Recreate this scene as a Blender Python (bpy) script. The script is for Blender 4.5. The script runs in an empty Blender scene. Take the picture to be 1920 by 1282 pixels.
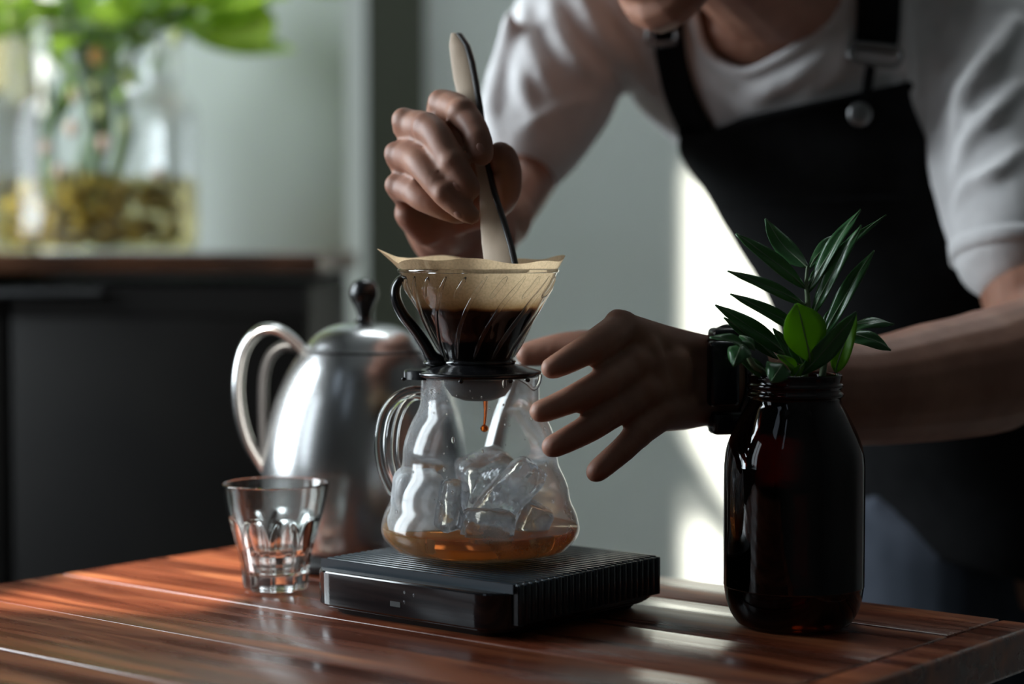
import bpy, bmesh, math, random
import numpy as np
from mathutils import Vector, Matrix, noise
from mathutils.bvhtree import BVHTree
random.seed(7)
sc = bpy.context.scene
COL = sc.collection

# ------------------------------------------------------------------ camera
F = 3750.0                                   # focal length in pixels of the 1920 wide frame
TH = math.atan((641 - 465) / F)
H = 0.22893
cam = bpy.data.cameras.new('camera'); camo = bpy.data.objects.new('camera', cam); COL.objects.link(camo)
cam.sensor_width = 36; cam.lens = F * 36 / 1920
camo.location = (0, 0, H); camo.rotation_euler = (math.pi / 2 - TH, 0, 0)
cam.clip_start = .05; cam.clip_end = 50
cam.dof.use_dof = True; cam.dof.focus_distance = 1.225; cam.dof.aperture_fstop = 3.0; cam.dof.aperture_blades = 0
sc.camera = camo

# ------------------------------------------------------------------ world, sun, window light, exposure
w = bpy.data.worlds.new('world'); sc.world = w; w.use_nodes = True
w.node_tree.nodes['Background'].inputs[0].default_value = (.62, .75, .9, 1)
w.node_tree.nodes['Background'].inputs[1].default_value = .8
SL = 2.85; SE = math.atan(.65)
hd = Vector((1, SL, 0)).normalized()
sund = Vector((hd.x * math.cos(SE), hd.y * math.cos(SE), -math.sin(SE)))
sl = bpy.data.lights.new('sun', 'SUN'); sl.energy = 18; sl.angle = math.radians(.6); sl.color = (1, .94, .84)
so = bpy.data.objects.new('sun', sl); COL.objects.link(so); so.rotation_euler = sund.to_track_quat('-Z', 'Y').to_euler()
so.location = (-2, -4, 4)
WIN = [(.58, .96, .14, 1.20), (1.32, 2.05, .08, 1.40)]            # y0,y1,z0,z1 of the two windows in the left wall
for (y0, y1, z0, z1), en in zip(WIN, (3, 60)):
    a = bpy.data.lights.new('window_daylight', 'AREA'); a.shape = 'RECTANGLE'
    a.size = (z1 - z0); a.size_y = (y1 - y0); a.energy = en; a.color = (.84, .94, 1)
    ao = bpy.data.objects.new('window_daylight', a); COL.objects.link(ao)
    ao.location = (-1.66, (y0 + y1) / 2, (z0 + z1) / 2); ao.rotation_euler = (0, -math.pi / 2, 0)
a = bpy.data.lights.new('rooflight_daylight', 'AREA'); a.shape = 'RECTANGLE'; a.size = 1.5; a.size_y = .4; a.energy = 36; a.color = (.88, .96, 1); a.spread = math.radians(75)  # soft lamp added above the roof opening to brighten the back wall
ao = bpy.data.objects.new('rooflight_daylight', a); COL.objects.link(ao); ao.location = (.35, 2.75, 3.21); ao.rotation_euler = (math.radians(9), 0, 0)
sc.view_settings.view_transform = 'Standard'; sc.view_settings.look = 'None'
sc.view_settings.exposure = .12; sc.view_settings.gamma = 1; sc.view_settings.use_curve_mapping = False
cy = sc.cycles
cy.max_bounces = 16; cy.diffuse_bounces = 4; cy.glossy_bounces = 5; cy.transmission_bounces = 14; cy.transparent_max_bounces = 24
cy.sample_clamp_indirect = 3; cy.sample_clamp_direct = 0; cy.use_denoising = True; cy.caustics_refractive = True; cy.caustics_reflective = False

# ------------------------------------------------------------------ geometry helpers
ct, st = math.cos(TH), math.sin(TH)
def ray(u, v):
    a = (u - 960) / F; b = (641 - v) / F
    return Vector((a, ct + b * st, -st + b * ct))
def P(u, v, Y):                              # where the line of sight through a photo pixel meets the plane y = Y
    d = ray(u, v); return Vector((0, 0, H)) + d * (Y / d.y)
def R(px, Y): return px * Y / F
def X(u, Y): return P(u, 641, Y).x
def Z(v, Y): return P(960, v, Y).z

def link(name, me, mat=None, parent=None):
    o = bpy.data.objects.new(name, me); COL.objects.link(o)
    if mat:
        me.materials.clear(); me.materials.append(mat)
    if parent: o.parent = parent
    return o
def tag(o, label=None, cat=None, group=None, kind=None):
    if label: o['label'] = label
    if cat: o['category'] = cat
    if group: o['group'] = group
    if kind: o['kind'] = kind
    return o
def thing(name, label, cat, loc=(0, 0, 0), rz=0, group=None):
    o = bpy.data.objects.new(name, None); COL.objects.link(o); o.location = loc; o.rotation_euler = (0, 0, rz)
    o.empty_display_size = .02
    return tag(o, label, cat, group)
class MB:
    def __init__(s): s.v = []; s.f = []
    def add(s, vs, fs):
        n = len(s.v); s.v += [tuple(x) for x in vs]; s.f += [tuple(i + n for i in f) for f in fs]; return s
    def mesh(s, name='mesh', smooth=True):
        me = bpy.data.meshes.new(name); me.from_pydata(s.v, [], s.f); me.update()
        if smooth: me.polygons.foreach_set('use_smooth', [True] * len(me.polygons))
        return me
    def box(s, x0, x1, y0, y1, z0, z1):
        vs = [(x, y, z) for x in (x0, x1) for y in (y0, y1) for z in (z0, z1)]
        return s.add(vs, [(0, 1, 3, 2), (4, 6, 7, 5), (0, 4, 5, 1), (2, 3, 7, 6), (0, 2, 6, 4), (1, 5, 7, 3)])
    def lathe(s, prof, seg=64, c=(0, 0), close=False):
        vs = []; fs = []; n = len(prof)
        for (r, z) in prof:
            for k in range(seg):
                a = 2 * math.pi * k / seg; vs.append((c[0] + r * math.cos(a), c[1] + r * math.sin(a), z))
        for i in range(n if close else n - 1):
            j = (i + 1) % n
            for k in range(seg):
                l = (k + 1) % seg; fs.append((i * seg + k, i * seg + l, j * seg + l, j * seg + k))
        if not close:
            if prof[0][0] > 1e-5: fs.append(tuple(range(seg))[::-1])
            if prof[-1][0] > 1e-5: fs.append(tuple((n - 1) * seg + k for k in range(seg)))
        return s.add(vs, fs)
    def tube(s, pts, rad, up=None, seg=14, sub=5, cap=True, ends=True):
        pts = [Vector(p) for p in pts]; n = len(pts)
        if not isinstance(rad, (list, tuple)) or (len(rad) == 2 and n != 2 and not isinstance(rad[0], (list, tuple))): rad = [rad] * n
        rad = [r if isinstance(r, (list, tuple)) else (r, r) for r in rad]
        Q = []; RR = []
        for i in range(n - 1):
            p0 = pts[max(i - 1, 0)]; p1 = pts[i]; p2 = pts[i + 1]; p3 = pts[min(i + 2, n - 1)]
            for k in range(sub):
                t = k / sub
                Q.append(.5 * ((2 * p1) + (p2 - p0) * t + (2 * p0 - 5 * p1 + 4 * p2 - p3) * t * t + (3 * p1 - p0 - 3 * p2 + p3) * t ** 3))
                RR.append(tuple(rad[i][q] * (1 - t) + rad[i + 1][q] * t for q in (0, 1)))
        Q.append(pts[-1]); RR.append(rad[-1])
        T = [(Q[min(i + 1, len(Q) - 1)] - Q[max(i - 1, 0)]).normalized() for i in range(len(Q))]
        if up is None:
            u = Vector((0, 0, 1)) if abs(T[0].z) < .9 else Vector((0, 1, 0))
        else: u = Vector(up)
        rings = []
        def fr(t, u):
            sd = t.cross(u).normalized(); return sd, sd.cross(t).normalized()
        if ends:
            sd, nn = fr(T[0], u)
            for a in (80, 55, 28):
                ca, sa = math.cos(math.radians(a)), math.sin(math.radians(a))
                m = min(RR[0]); rings.append((Q[0] - T[0] * m * sa, sd * RR[0][0] * ca, nn * RR[0][1] * ca))
        for q, t, r in zip(Q, T, RR):
            sd, nn = fr(t, u)
            if up is None: u = nn
            rings.append((q, sd * r[0], nn * r[1]))
        if ends:
            for a in (28, 55, 80):
                ca, sa = math.cos(math.radians(a)), math.sin(math.radians(a))
                m = min(RR[-1]); rings.append((Q[-1] + T[-1] * m * sa, sd * RR[-1][0] * ca, nn * RR[-1][1] * ca))
        vs = []; fs = []
        for (q, a, b) in rings:
            for k in range(seg):
                an = 2 * math.pi * k / seg; vs.append(q + a * math.cos(an) + b * math.sin(an))
        for i in range(len(rings) - 1):
            for k in range(seg):
                l = (k + 1) % seg; fs.append((i * seg + k, (i + 1) * seg + k, (i + 1) * seg + l, i * seg + l))
        if cap:
            fs.append(tuple(range(seg))); fs.append(tuple((len(rings) - 1) * seg + k for k in range(seg))[::-1])
        return s.add(vs, fs)
    def ball(s, c, r, seg=20, rot=None):
        c = Vector(c); r = r if isinstance(r, (list, tuple)) else (r, r, r)
        vs = []; fs = []; n = seg // 2
        for i in range(n + 1):
            ph = math.pi * i / n
            for k in range(seg):
                a = 2 * math.pi * k / seg
                q = Vector((r[0] * max(math.sin(ph), .002) * math.cos(a), r[1] * max(math.sin(ph), .002) * math.sin(a), r[2] * math.cos(ph)))
                if rot is not None: q = rot @ q
                vs.append(c + q)
        for i in range(n):
            for k in range(seg):
                l = (k + 1) % seg; fs.append((i * seg + k, (i + 1) * seg + k, (i + 1) * seg + l, i * seg + l))
        fs.append(tuple(range(seg))); fs.append(tuple(n * seg + k for k in range(seg))[::-1])
        return s.add(vs, fs)
    def torus(s, c, Rr, r, seg=96, ts=10, rz=None):
        rz = rz or r
        return s.lathe([(Rr + r * math.cos(2 * math.pi * k / ts), c[2] + rz * math.sin(2 * math.pi * k / ts)) for k in range(ts)], seg, (c[0], c[1]), close=True)
def bake(o, mods):
    for m in mods: m(o)
    dg = bpy.context.evaluated_depsgraph_get(); dg.update()
    me = bpy.data.meshes.new_from_object(o.evaluated_get(dg))
    o.modifiers.clear(); old = o.data; o.data = me; bpy.data.meshes.remove(old)
    me.polygons.foreach_set('use_smooth', [True] * len(me.polygons)); me.update()
    return o
def remesh(vox, it=5, fac=.5):
    def f(o):
        m = o.modifiers.new('r', 'REMESH'); m.mode = 'VOXEL'; m.voxel_size = vox
        if it: s_ = o.modifiers.new('s', 'SMOOTH'); s_.factor = fac; s_.iterations = it
    return f
def bevel(wd, seg=2, ang=40):
    def f(o):
        m = o.modifiers.new('b', 'BEVEL'); m.width = wd; m.segments = seg; m.limit_method = 'ANGLE'; m.angle_limit = math.radians(ang)
    return f
def solid(t, off=0):
    def f(o):
        m = o.modifiers.new('so', 'SOLIDIFY'); m.thickness = t; m.offset = off
    return f
def flat_by_angle(o, deg=35):
    try: o.data.shade_auto_smooth
    except Exception: pass
    bm = bmesh.new(); bm.from_mesh(o.data)
    for e in bm.edges:
        if len(e.link_faces) == 2 and e.calc_face_angle(0) > math.radians(deg): e.smooth = False
    bm.to_mesh(o.data); bm.free()

# ------------------------------------------------------------------ materials
def mat(name, color=(.5, .5, .5), rough=.5, metal=0, **kw):
    m = bpy.data.materials.new(name); m.use_nodes = True; nt = m.node_tree; b = nt.nodes['Principled BSDF']
    b.inputs['Base Color'].default_value = (*color, 1); b.inputs['Roughness'].default_value = rough; b.inputs['Metallic'].default_value = metal
    for k, v in kw.items():
        b.inputs[k.replace('_', ' ')].default_value = v
    return m
def N(m, t, **kw):
    n = m.node_tree.nodes.new(t)
    for k, v in kw.items():
        if k in n.inputs: n.inputs[k].default_value = v
        else: setattr(n, k, v)
    return n
def L(m, a, b): m.node_tree.links.new(a, b)
def bsdf(m): return m.node_tree.nodes['Principled BSDF']
def out(m): return m.node_tree.nodes['Material Output']
def ramp(m, fac, stops):
    r = N(m, 'ShaderNodeValToRGB'); L(m, fac, r.inputs[0]); e = r.color_ramp.elements
    while len(e) < len(stops): e.new(.5)
    for x, (p, c) in zip(e, stops): x.position = p; x.color = (*c, 1) if len(c) == 3 else c
    return r
def noisy(m, c1, c2, scale, sx=(1, 1, 1), bump=0, detail=4, lo=.35, hi=.65, dist=.002):
    tc = N(m, 'ShaderNodeTexCoord'); mp = N(m, 'ShaderNodeMapping'); mp.inputs['Scale'].default_value = sx
    L(m, tc.outputs['Object'], mp.inputs[0]); n = N(m, 'ShaderNodeTexNoise', Scale=scale, Detail=detail); L(m, mp.outputs[0], n.inputs['Vector'])
    r = ramp(m, n.outputs['Fac'], [(lo, c1), (hi, c2)]); L(m, r.outputs[0], bsdf(m).inputs['Base Color'])
    if bump:
        b = N(m, 'ShaderNodeBump', Strength=bump, Distance=dist); L(m, n.outputs['Fac'], b.inputs['Height']); L(m, b.outputs[0], bsdf(m).inputs['Normal'])
    return m
def thin_glass(name, tint=(.97, .98, .98), k=1.6, fog=0.0, fogc=(.8, .83, .85), fogscale=18, rough=.02):
    # a thin pane: what is behind comes straight through, the surface mirrors by Fresnel, mist scatters
    m = bpy.data.materials.new(name); m.use_nodes = True; nt = m.node_tree; nt.nodes.remove(bsdf(m))
    tr = N(m, 'ShaderNodeBsdfTransparent'); tr.inputs[0].default_value = (*tint, 1)
    gl = N(m, 'ShaderNodeBsdfGlossy', Roughness=rough); gl.inputs['Color'].default_value = (1, 1, 1, 1)
    fr = N(m, 'ShaderNodeFresnel', IOR=1.5); mu = N(m, 'ShaderNodeMath', operation='MULTIPLY', use_clamp=True); mu.inputs[1].default_value = k
    L(m, fr.outputs[0], mu.inputs[0]); mx = N(m, 'ShaderNodeMixShader'); L(m, mu.outputs[0], mx.inputs[0])
    base = tr.outputs[0]
    if fog:
        tc = N(m, 'ShaderNodeTexCoord'); n1 = N(m, 'ShaderNodeTexNoise', Scale=fogscale, Detail=3); L(m, tc.outputs['Object'], n1.inputs['Vector'])
        n2 = N(m, 'ShaderNodeTexNoise', Scale=900, Detail=2); L(m, tc.outputs['Object'], n2.inputs['Vector'])
        r1 = ramp(m, n1.outputs['Fac'], [(.40, (.08, .08, .08)), (.62, (1, 1, 1))]); r2 = ramp(m, n2.outputs['Fac'], [(.35, (.85, .85, .85)), (.6, (1, 1, 1))])
        q = N(m, 'ShaderNodeMath', operation='MULTIPLY'); L(m, r1.outputs[0], q.inputs[0]); L(m, r2.outputs[0], q.inputs[1])
        q2 = N(m, 'ShaderNodeMath', operation='MULTIPLY'); L(m, q.outputs[0], q2.inputs[0]); q2.inputs[1].default_value = fog
        df = N(m, 'ShaderNodeBsdfDiffuse'); df.inputs[0].default_value = (*fogc, 1); tl = N(m, 'ShaderNodeBsdfTranslucent'); tl.inputs[0].default_value = (*fogc, 1)
        ms = N(m, 'ShaderNodeMixShader'); ms.inputs[0].default_value = .5; L(m, df.outputs[0], ms.inputs[1]); L(m, tl.outputs[0], ms.inputs[2])
        m2 = N(m, 'ShaderNodeMixShader'); L(m, q2.outputs[0], m2.inputs[0]); L(m, tr.outputs[0], m2.inputs[1]); L(m, ms.outputs[0], m2.inputs[2]); base = m2.outputs[0]
    L(m, base, mx.inputs[1]); L(m, gl.outputs[0], mx.inputs[2]); L(m, mx.outputs[0], out(m).inputs['Surface'])
    return m
def glass(name, color=(1, 1, 1), ior=1.5, rough=0.0, absorb=None, dens=0):
    m = bpy.data.materials.new(name); m.use_nodes = True; m.node_tree.nodes.remove(bsdf(m))
    g = N(m, 'ShaderNodeBsdfGlass', IOR=ior, Roughness=rough); g.inputs['Color'].default_value = (*color, 1)
    L(m, g.outputs[0], out(m).inputs['Surface'])
    if absorb:
        va = N(m, 'ShaderNodeVolumeAbsorption', Density=dens); va.inputs['Color'].default_value = (*absorb, 1); L(m, va.outputs[0], out(m).inputs['Volume'])
    return m

M = {}
M['wall'] = noisy(mat('plaster_wall', rough=.9), (.57, .61, .575), (.62, .66, .63), 3, bump=.05)
M['dark_trim'] = mat('dark_olive_paint', (.055, .06, .04), .7)
M['ceiling'] = mat('ceiling_paint', (.35, .36, .35), .9)
M['room_dark'] = mat('grey_wall_paint', (.10, .10, .095), .9)
M['floor'] = noisy(mat('floor_concrete', rough=.6), (.10, .10, .095), (.16, .155, .15), 4)
M['frame'] = mat('window_frame_paint', (.05, .05, .05), .5)
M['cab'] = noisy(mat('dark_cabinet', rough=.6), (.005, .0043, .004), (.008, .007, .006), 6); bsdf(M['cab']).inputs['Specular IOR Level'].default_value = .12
M['cabtop'] = noisy(mat('cabinet_wood_top', rough=.35), (.035, .015, .008), (.10, .04, .018), 10, (1, 8, 1))
M['black'] = mat('black_gloss_plastic', (.006, .006, .007), .07)
M['blackm'] = mat('black_matte_plastic', (.012, .012, .013), .45)
M['port'] = mat('port_recess', (.001, .001, .001), .6)
M['handle'] = mat('black_satin_plastic', (.008, .008, .009), .22)
M['rubber'] = mat('slate_rubber', (.022, .032, .040), .27)
M['steel'] = mat('brushed_steel', (.52, .52, .52), .24, 1)
M['server'] = thin_glass('misted_borosilicate', fog=.42, fogscale=13, k=.65, rough=.13)
M['cone'] = thin_glass('clear_borosilicate', k=.9)
M['jar'] = thin_glass('big_jar_glass', k=.45, fog=.12, rough=.08)
M['rib'] = glass('solid_clear_glass', ior=1.47)
M['tumbler'] = glass('tumbler_glass', (.99, 1, .99), ior=1.5)
M['water'] = glass('water', ior=1.33)
M['ice'] = glass('ice', (.97, .98, 1), ior=1.31, rough=.06)
m = M['ice']; g_ = [n for n in m.node_tree.nodes if n.type == 'BSDF_GLASS'][0]
tc = N(m, 'ShaderNodeTexCoord'); n1 = N(m, 'ShaderNodeTexNoise', Scale=70, Detail=3); L(m, tc.outputs['Object'], n1.inputs['Vector'])
bp = N(m, 'ShaderNodeBump', Strength=.5, Distance=.003); L(m, n1.outputs['Fac'], bp.inputs['Height']); L(m, bp.outputs[0], g_.inputs['Normal'])
rf = ramp(m, n1.outputs['Fac'], [(.42, (.08, .08, .08)), (.72, (.6, .6, .6))])
df = N(m, 'ShaderNodeBsdfTranslucent'); df.inputs[0].default_value = (.9, .93, .95, 1); df2 = N(m, 'ShaderNodeBsdfDiffuse'); df2.inputs[0].default_value = (.9, .93, .95, 1)
a1 = N(m, 'ShaderNodeMixShader'); a1.inputs[0].default_value = .5; L(m, df.outputs[0], a1.inputs[1]); L(m, df2.outputs[0], a1.inputs[2])
a2 = N(m, 'ShaderNodeMixShader'); L(m, rf.outputs[0], a2.inputs[0]); L(m, g_.outputs[0], a2.inputs[1]); L(m, a1.outputs[0], a2.inputs[2]); L(m, a2.outputs[0], out(m).inputs['Surface'])
M['coffee'] = glass('brewed_coffee', (1, .93, .8), ior=1.34, absorb=(.90, .48, .08), dens=24)
m = M['coffee']; g_ = [n for n in m.node_tree.nodes if n.type == 'BSDF_GLASS'][0]
df = N(m, 'ShaderNodeBsdfTranslucent'); df.inputs[0].default_value = (1, .58, .11, 1); df2 = N(m, 'ShaderNodeBsdfDiffuse'); df2.inputs[0].default_value = (.80, .38, .05, 1)
a1 = N(m, 'ShaderNodeMixShader'); a1.inputs[0].default_value = .5; L(m, df.outputs[0], a1.inputs[1]); L(m, df2.outputs[0], a1.inputs[2])
a2 = N(m, 'ShaderNodeMixShader'); a2.inputs[0].default_value = .33; L(m, g_.outputs[0], a2.inputs[1]); L(m, a1.outputs[0], a2.inputs[2]); L(m, a2.outputs[0], out(m).inputs['Surface'])
M['slurry'] = noisy(mat('coffee_slurry', rough=.15), (.010, .004, .002), (.03, .012, .006), 300)
M['drop'] = glass('coffee_drop', (.8, .35, .1), ior=1.34)
M['amber'] = glass('amber_bottle_glass', (.22, .065, .018), ior=1.5)
m = M['amber']; g_ = [n for n in m.node_tree.nodes if n.type == 'BSDF_GLASS'][0]; m.node_tree.nodes.remove(g_)
rfr = N(m, 'ShaderNodeBsdfRefraction', IOR=1.5, Roughness=0.0); rfr.inputs['Color'].default_value = (.20, .055, .015, 1); gls = N(m, 'ShaderNodeBsdfGlossy', Roughness=.02)
frs = N(m, 'ShaderNodeFresnel', IOR=1.5); mxs = N(m, 'ShaderNodeMixShader'); L(m, frs.outputs[0], mxs.inputs[0]); L(m, rfr.outputs[0], mxs.inputs[1]); L(m, gls.outputs[0], mxs.inputs[2]); L(m, mxs.outputs[0], out(m).inputs['Surface'])
M['bottle_water'] = glass('bottle_water', (.6, .35, .2), ior=1.33)
M['bamboo'] = noisy(mat('bamboo', rough=.5), (.50, .37, .26), (.62, .48, .35), 60, (1, 1, .08), bump=.1)
M['bamboo_dark'] = mat('dark_bamboo_edge', (.02, .015, .012), .4)
M['shirt'] = noisy(mat('white_cotton', rough=.95), (.62, .60, .60), (.70, .68, .68), 40, bump=.1)
M['apron'] = noisy(mat('black_denim', rough=.9), (.0032, .0032, .0036), (.006, .006, .0065), 60, bump=.1); bsdf(M['apron']).inputs['Specular IOR Level'].default_value = .15
M['jeans'] = noisy(mat('slate_denim', rough=.9), (.035, .042, .055), (.055, .062, .08), 20); bsdf(M['jeans']).inputs['Specular IOR Level'].default_value = .15
M['hair'] = mat('black_hair', (.01, .009, .008), .5)
M['eye'] = mat('eye_white', (.7, .68, .65), .2); M['iris'] = mat('dark_iris', (.02, .01, .006), .1)
M['lip'] = mat('lip_skin', (.25, .07, .06), .4)
M['nail'] = mat('fingernail', (.34, .165, .12), .5)
M['watch'] = mat('watch_resin', (.008, .008, .012), .25)
M['shoe'] = mat('black_shoe', (.015, .015, .015), .5)
M['brass'] = mat('dull_metal', (.22, .22, .22), .4, 1)
sk = mat('skin', rough=.55); M['skin'] = sk
noisy(sk, (.28, .125, .08), (.37, .18, .118), 30, bump=.3, dist=.003, detail=8, lo=.4, hi=.65)
bsdf(sk).inputs['Subsurface Weight'].default_value = .12; bsdf(sk).inputs['Subsurface Radius'].default_value = (1, .3, .15); bsdf(sk).inputs['Subsurface Scale'].default_value = .006
def leafmat(name, c1, c2, rough=.3, tl=.35, tc_=(.25, .5, .03)):
    m = noisy(mat(name, rough=rough), c1, c2, 45, bump=.08)
    t = N(m, 'ShaderNodeBsdfTranslucent'); t.inputs[0].default_value = (*tc_, 1); x = N(m, 'ShaderNodeMixShader'); x.inputs[0].default_value = tl
    L(m, bsdf(m).outputs[0], x.inputs[1]); L(m, t.outputs[0], x.inputs[2]); L(m, x.outputs[0], out(m).inputs['Surface']); return m
M['leaf'] = leafmat('deep_green_leaf', (.030, .10, .035), (.055, .16, .055), .28, .15)
M['leafb'] = leafmat('fresh_green_leaf', (.09, .24, .012), (.13, .32, .02), .35, .45, (.40, .70, .03))
M['stem'] = mat('pale_green_stem', (.16, .22, .12), .5)
M['bleaf'] = leafmat('sunny_leaf', (.07, .17, .035), (.36, .46, .10), .22, .45, (.55, .8, .08))
for k_, c_ in enumerate(((.62, .66, .25), (.9, .42, .08), (.8, .85, .75), (.75, .5, .36))): M['node%d' % k_] = mat('stem_node', c_, .12)  # pale tints of the balls that imitate highlight discs in the jar plant
M['root'] = mat('pale_root', (.42, .33, .12), .4)
M['moss'] = noisy(mat('golden_pebble', rough=.25), (.40, .28, .05), (.8, .6, .14), 30)
M['milky_ice'] = M['ice'].copy(); M['milky_ice'].name = 'milky_ice'
for n_ in M['milky_ice'].node_tree.nodes:
    if n_.type == 'VALTORGB': n_.color_ramp.elements[0].color = (.5, .5, .5, 1); n_.color_ramp.elements[1].color = (.95, .95, .95, 1)
# table wood
wd = mat('reddish_plank', rough=.3); M['wood'] = wd
tc = N(wd, 'ShaderNodeTexCoord'); oi = N(wd, 'ShaderNodeObjectInfo'); ad = N(wd, 'ShaderNodeVectorMath', operation='ADD')
sc_ = N(wd, 'ShaderNodeVectorMath', operation='SCALE'); sc_.inputs['Scale'].default_value = 7
cx = N(wd, 'ShaderNodeCombineXYZ'); [L(wd, oi.outputs['Random'], cx.inputs[i]) for i in range(3)]; L(wd, cx.outputs[0], sc_.inputs[0])
L(wd, tc.outputs['Object'], ad.inputs[0]); L(wd, sc_.outputs[0], ad.inputs[1])
mp = N(wd, 'ShaderNodeMapping'); mp.inputs['Scale'].default_value = (1.0, 11, 11); L(wd, ad.outputs[0], mp.inputs[0])
n1 = N(wd, 'ShaderNodeTexNoise', Scale=5, Detail=6, Distortion=.6); L(wd, mp.outputs[0], n1.inputs['Vector'])
r1 = ramp(wd, n1.outputs['Fac'], [(.28, (.09, .024, .013)), (.5, (.20, .052, .022)), (.64, (.34, .105, .040)), (.8, (.52, .23, .09))])
n2 = N(wd, 'ShaderNodeTexNoise', Scale=60, Detail=4); mp2 = N(wd, 'ShaderNodeMapping'); mp2.inputs['Scale'].default_value = (.06, 1, 1); L(wd, ad.outputs[0], mp2.inputs[0]); L(wd, mp2.outputs[0], n2.inputs['Vector'])
r2 = ramp(wd, n2.outputs['Fac'], [(.35, (.5, .42, .38)), (.6, (1, 1, 1))]); mx = N(wd, 'ShaderNodeMix', data_type='RGBA', blend_type='MULTIPLY'); mx.inputs[0].default_value = 1
L(wd, r1.outputs[0], mx.inputs[6]); L(wd, r2.outputs[0], mx.inputs[7]); L(wd, mx.outputs[2], bsdf(wd).inputs['Base Color'])
r3 = ramp(wd, n1.outputs['Fac'], [(.3, (.20, .20, .20)), (.75, (.42, .42, .42))]); L(wd, r3.outputs[0], bsdf(wd).inputs['Roughness'])
bp = N(wd, 'ShaderNodeBump', Strength=.25, Distance=.0008); L(wd, n2.outputs['Fac'], bp.inputs['Height']); L(wd, bp.outputs[0], bsdf(wd).inputs['Normal'])

# ------------------------------------------------------------------ room
XL, XR, YB, YN, ZF, ZC = -1.6, 1.9, 3.05, -.9, -.75, 3.2
def structure(name, mb, m, parent=None, smooth=False):
    o = link(name, mb.mesh(name, smooth), m, parent); o['kind'] = 'structure'; return o
structure('floor', MB().box(XL - .12, XR + .12, YN - .12, YB + .12, ZF - .1, ZF), M['floor'])
structure('ceiling', MB().box(XL - .12, XR + .12, YN - .12, 2.53, ZC, ZC + .1).box(XL - .12, XR + .12, 2.97, YB + .12, ZC, ZC + .1).box(XL - .12, -.42, 2.53, 2.97, ZC, ZC + .1).box(1.12, XR + .12, 2.53, 2.97, ZC, ZC + .1), M['ceiling'])
structure('wall_back', MB().box(XL - .12, XR + .12, YB, YB + .12, ZF, ZC), M['wall'])
structure('wall_right', MB().box(XR, XR + .12, YN - .12, YB, ZF, ZC), M['room_dark'])
def holed(fixed, a0, a1, holes, axis):
    mb = MB()
    al = sorted({a0, a1, *[h[0] for h in holes], *[h[1] for h in holes]}); zl = sorted({ZF, ZC, *[h[2] for h in holes], *[h[3] for h in holes]})
    for i in range(len(al) - 1):
        for j in range(len(zl) - 1):
            ca, cz = (al[i] + al[i + 1]) / 2, (zl[j] + zl[j + 1]) / 2
            if any(h[0] < ca < h[1] and h[2] < cz < h[3] for h in holes): continue
            if axis == 'x': mb.box(fixed[0], fixed[1], al[i], al[i + 1], zl[j], zl[j + 1])
            else: mb.box(al[i], al[i + 1], fixed[0], fixed[1], zl[j], zl[j + 1])
    return mb
HIGH = (-.56, .08, 2.0, 2.95)                                         # clerestory light for the jar plant
structure('wall_left', holed((XL - .12, XL), YN - .12, YB, WIN + [HIGH], 'x'), M['room_dark'])
SUNWIN = (-1.134, -.952, 1.483, 3.1)                                     # tall narrow window behind the viewer
structure('wall_near', holed((YN - .04, YN), XL, XR, [SUNWIN], 'y'), M['room_dark'])
for i, (y0, y1, z0, z1) in enumerate(WIN):
    wn = thing('window_%d' % (i + 1), None, None); wn['kind'] = 'structure'
    fb = MB(); t = .025
    fb.box(XL - .1, XL - .03, y0, y1, z0, z0 + t); fb.box(XL - .1, XL - .03, y0, y1, z1 - t, z1); fb.box(XL - .1, XL - .03, y0, y0 + t, z0, z1); fb.box(XL - .1, XL - .03, y1 - t, y1, z0, z1)
    link('window_frame', fb.mesh(smooth=False), M['frame'], wn)
    link('mullion', MB().box(XL - .09, XL - .04, (y0 + y1) / 2 - .012, (y0 + y1) / 2 + .012, z0, z1).mesh(smooth=False), M['frame'], wn)
wn = thing('window_3', None, None); wn['kind'] = 'structure'
link('window_frame', MB().box(SUNWIN[0] - .03, SUNWIN[0], YN - .06, YN, SUNWIN[2] - .03, SUNWIN[3] + .03).box(SUNWIN[1], SUNWIN[1] + .03, YN - .06, YN, SUNWIN[2] - .03, SUNWIN[3] + .03).mesh(smooth=False), M['frame'], wn)
def back(u, v, Y1=-1.0):
    p = P(u, v, YB); return p - sund * ((YB - Y1) / sund.y)
link('window_stay', MB().tube([back(1262, 800), back(1300, 870), back(1335, 940), back(1380, 1010)], [.020, .024, .026, .026], seg=10).mesh(), M['frame'], wn)  # unseen bar added to cast the diagonal shadow on the sunlit back wall
link('window_stay', MB().tube([back(1255, 960), back(1300, 968), back(1340, 985)], [.008, .008, .008], seg=10).mesh(), M['frame'], wn)  # second unseen bar, added for the thin shadow band lower on the wall
# pillar at left, dark vertical board beside it
structure('trim_1', MB().box(XL, X(650, 2.62), 2.62, YB, ZF, ZC), M['wall'])
structure('trim_2', MB().box(X(650, 2.62), X(797, 3.0), 2.99, YB, ZF, ZC), M['dark_trim'])
structure('trim_3', MB().box(XL, X(62, 2.6), 2.60, 2.62, ZF, ZC), mat('olive_board', (.075, .075, .035), .8))  # board added to darken the sunlit pillar face behind the jar

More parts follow.
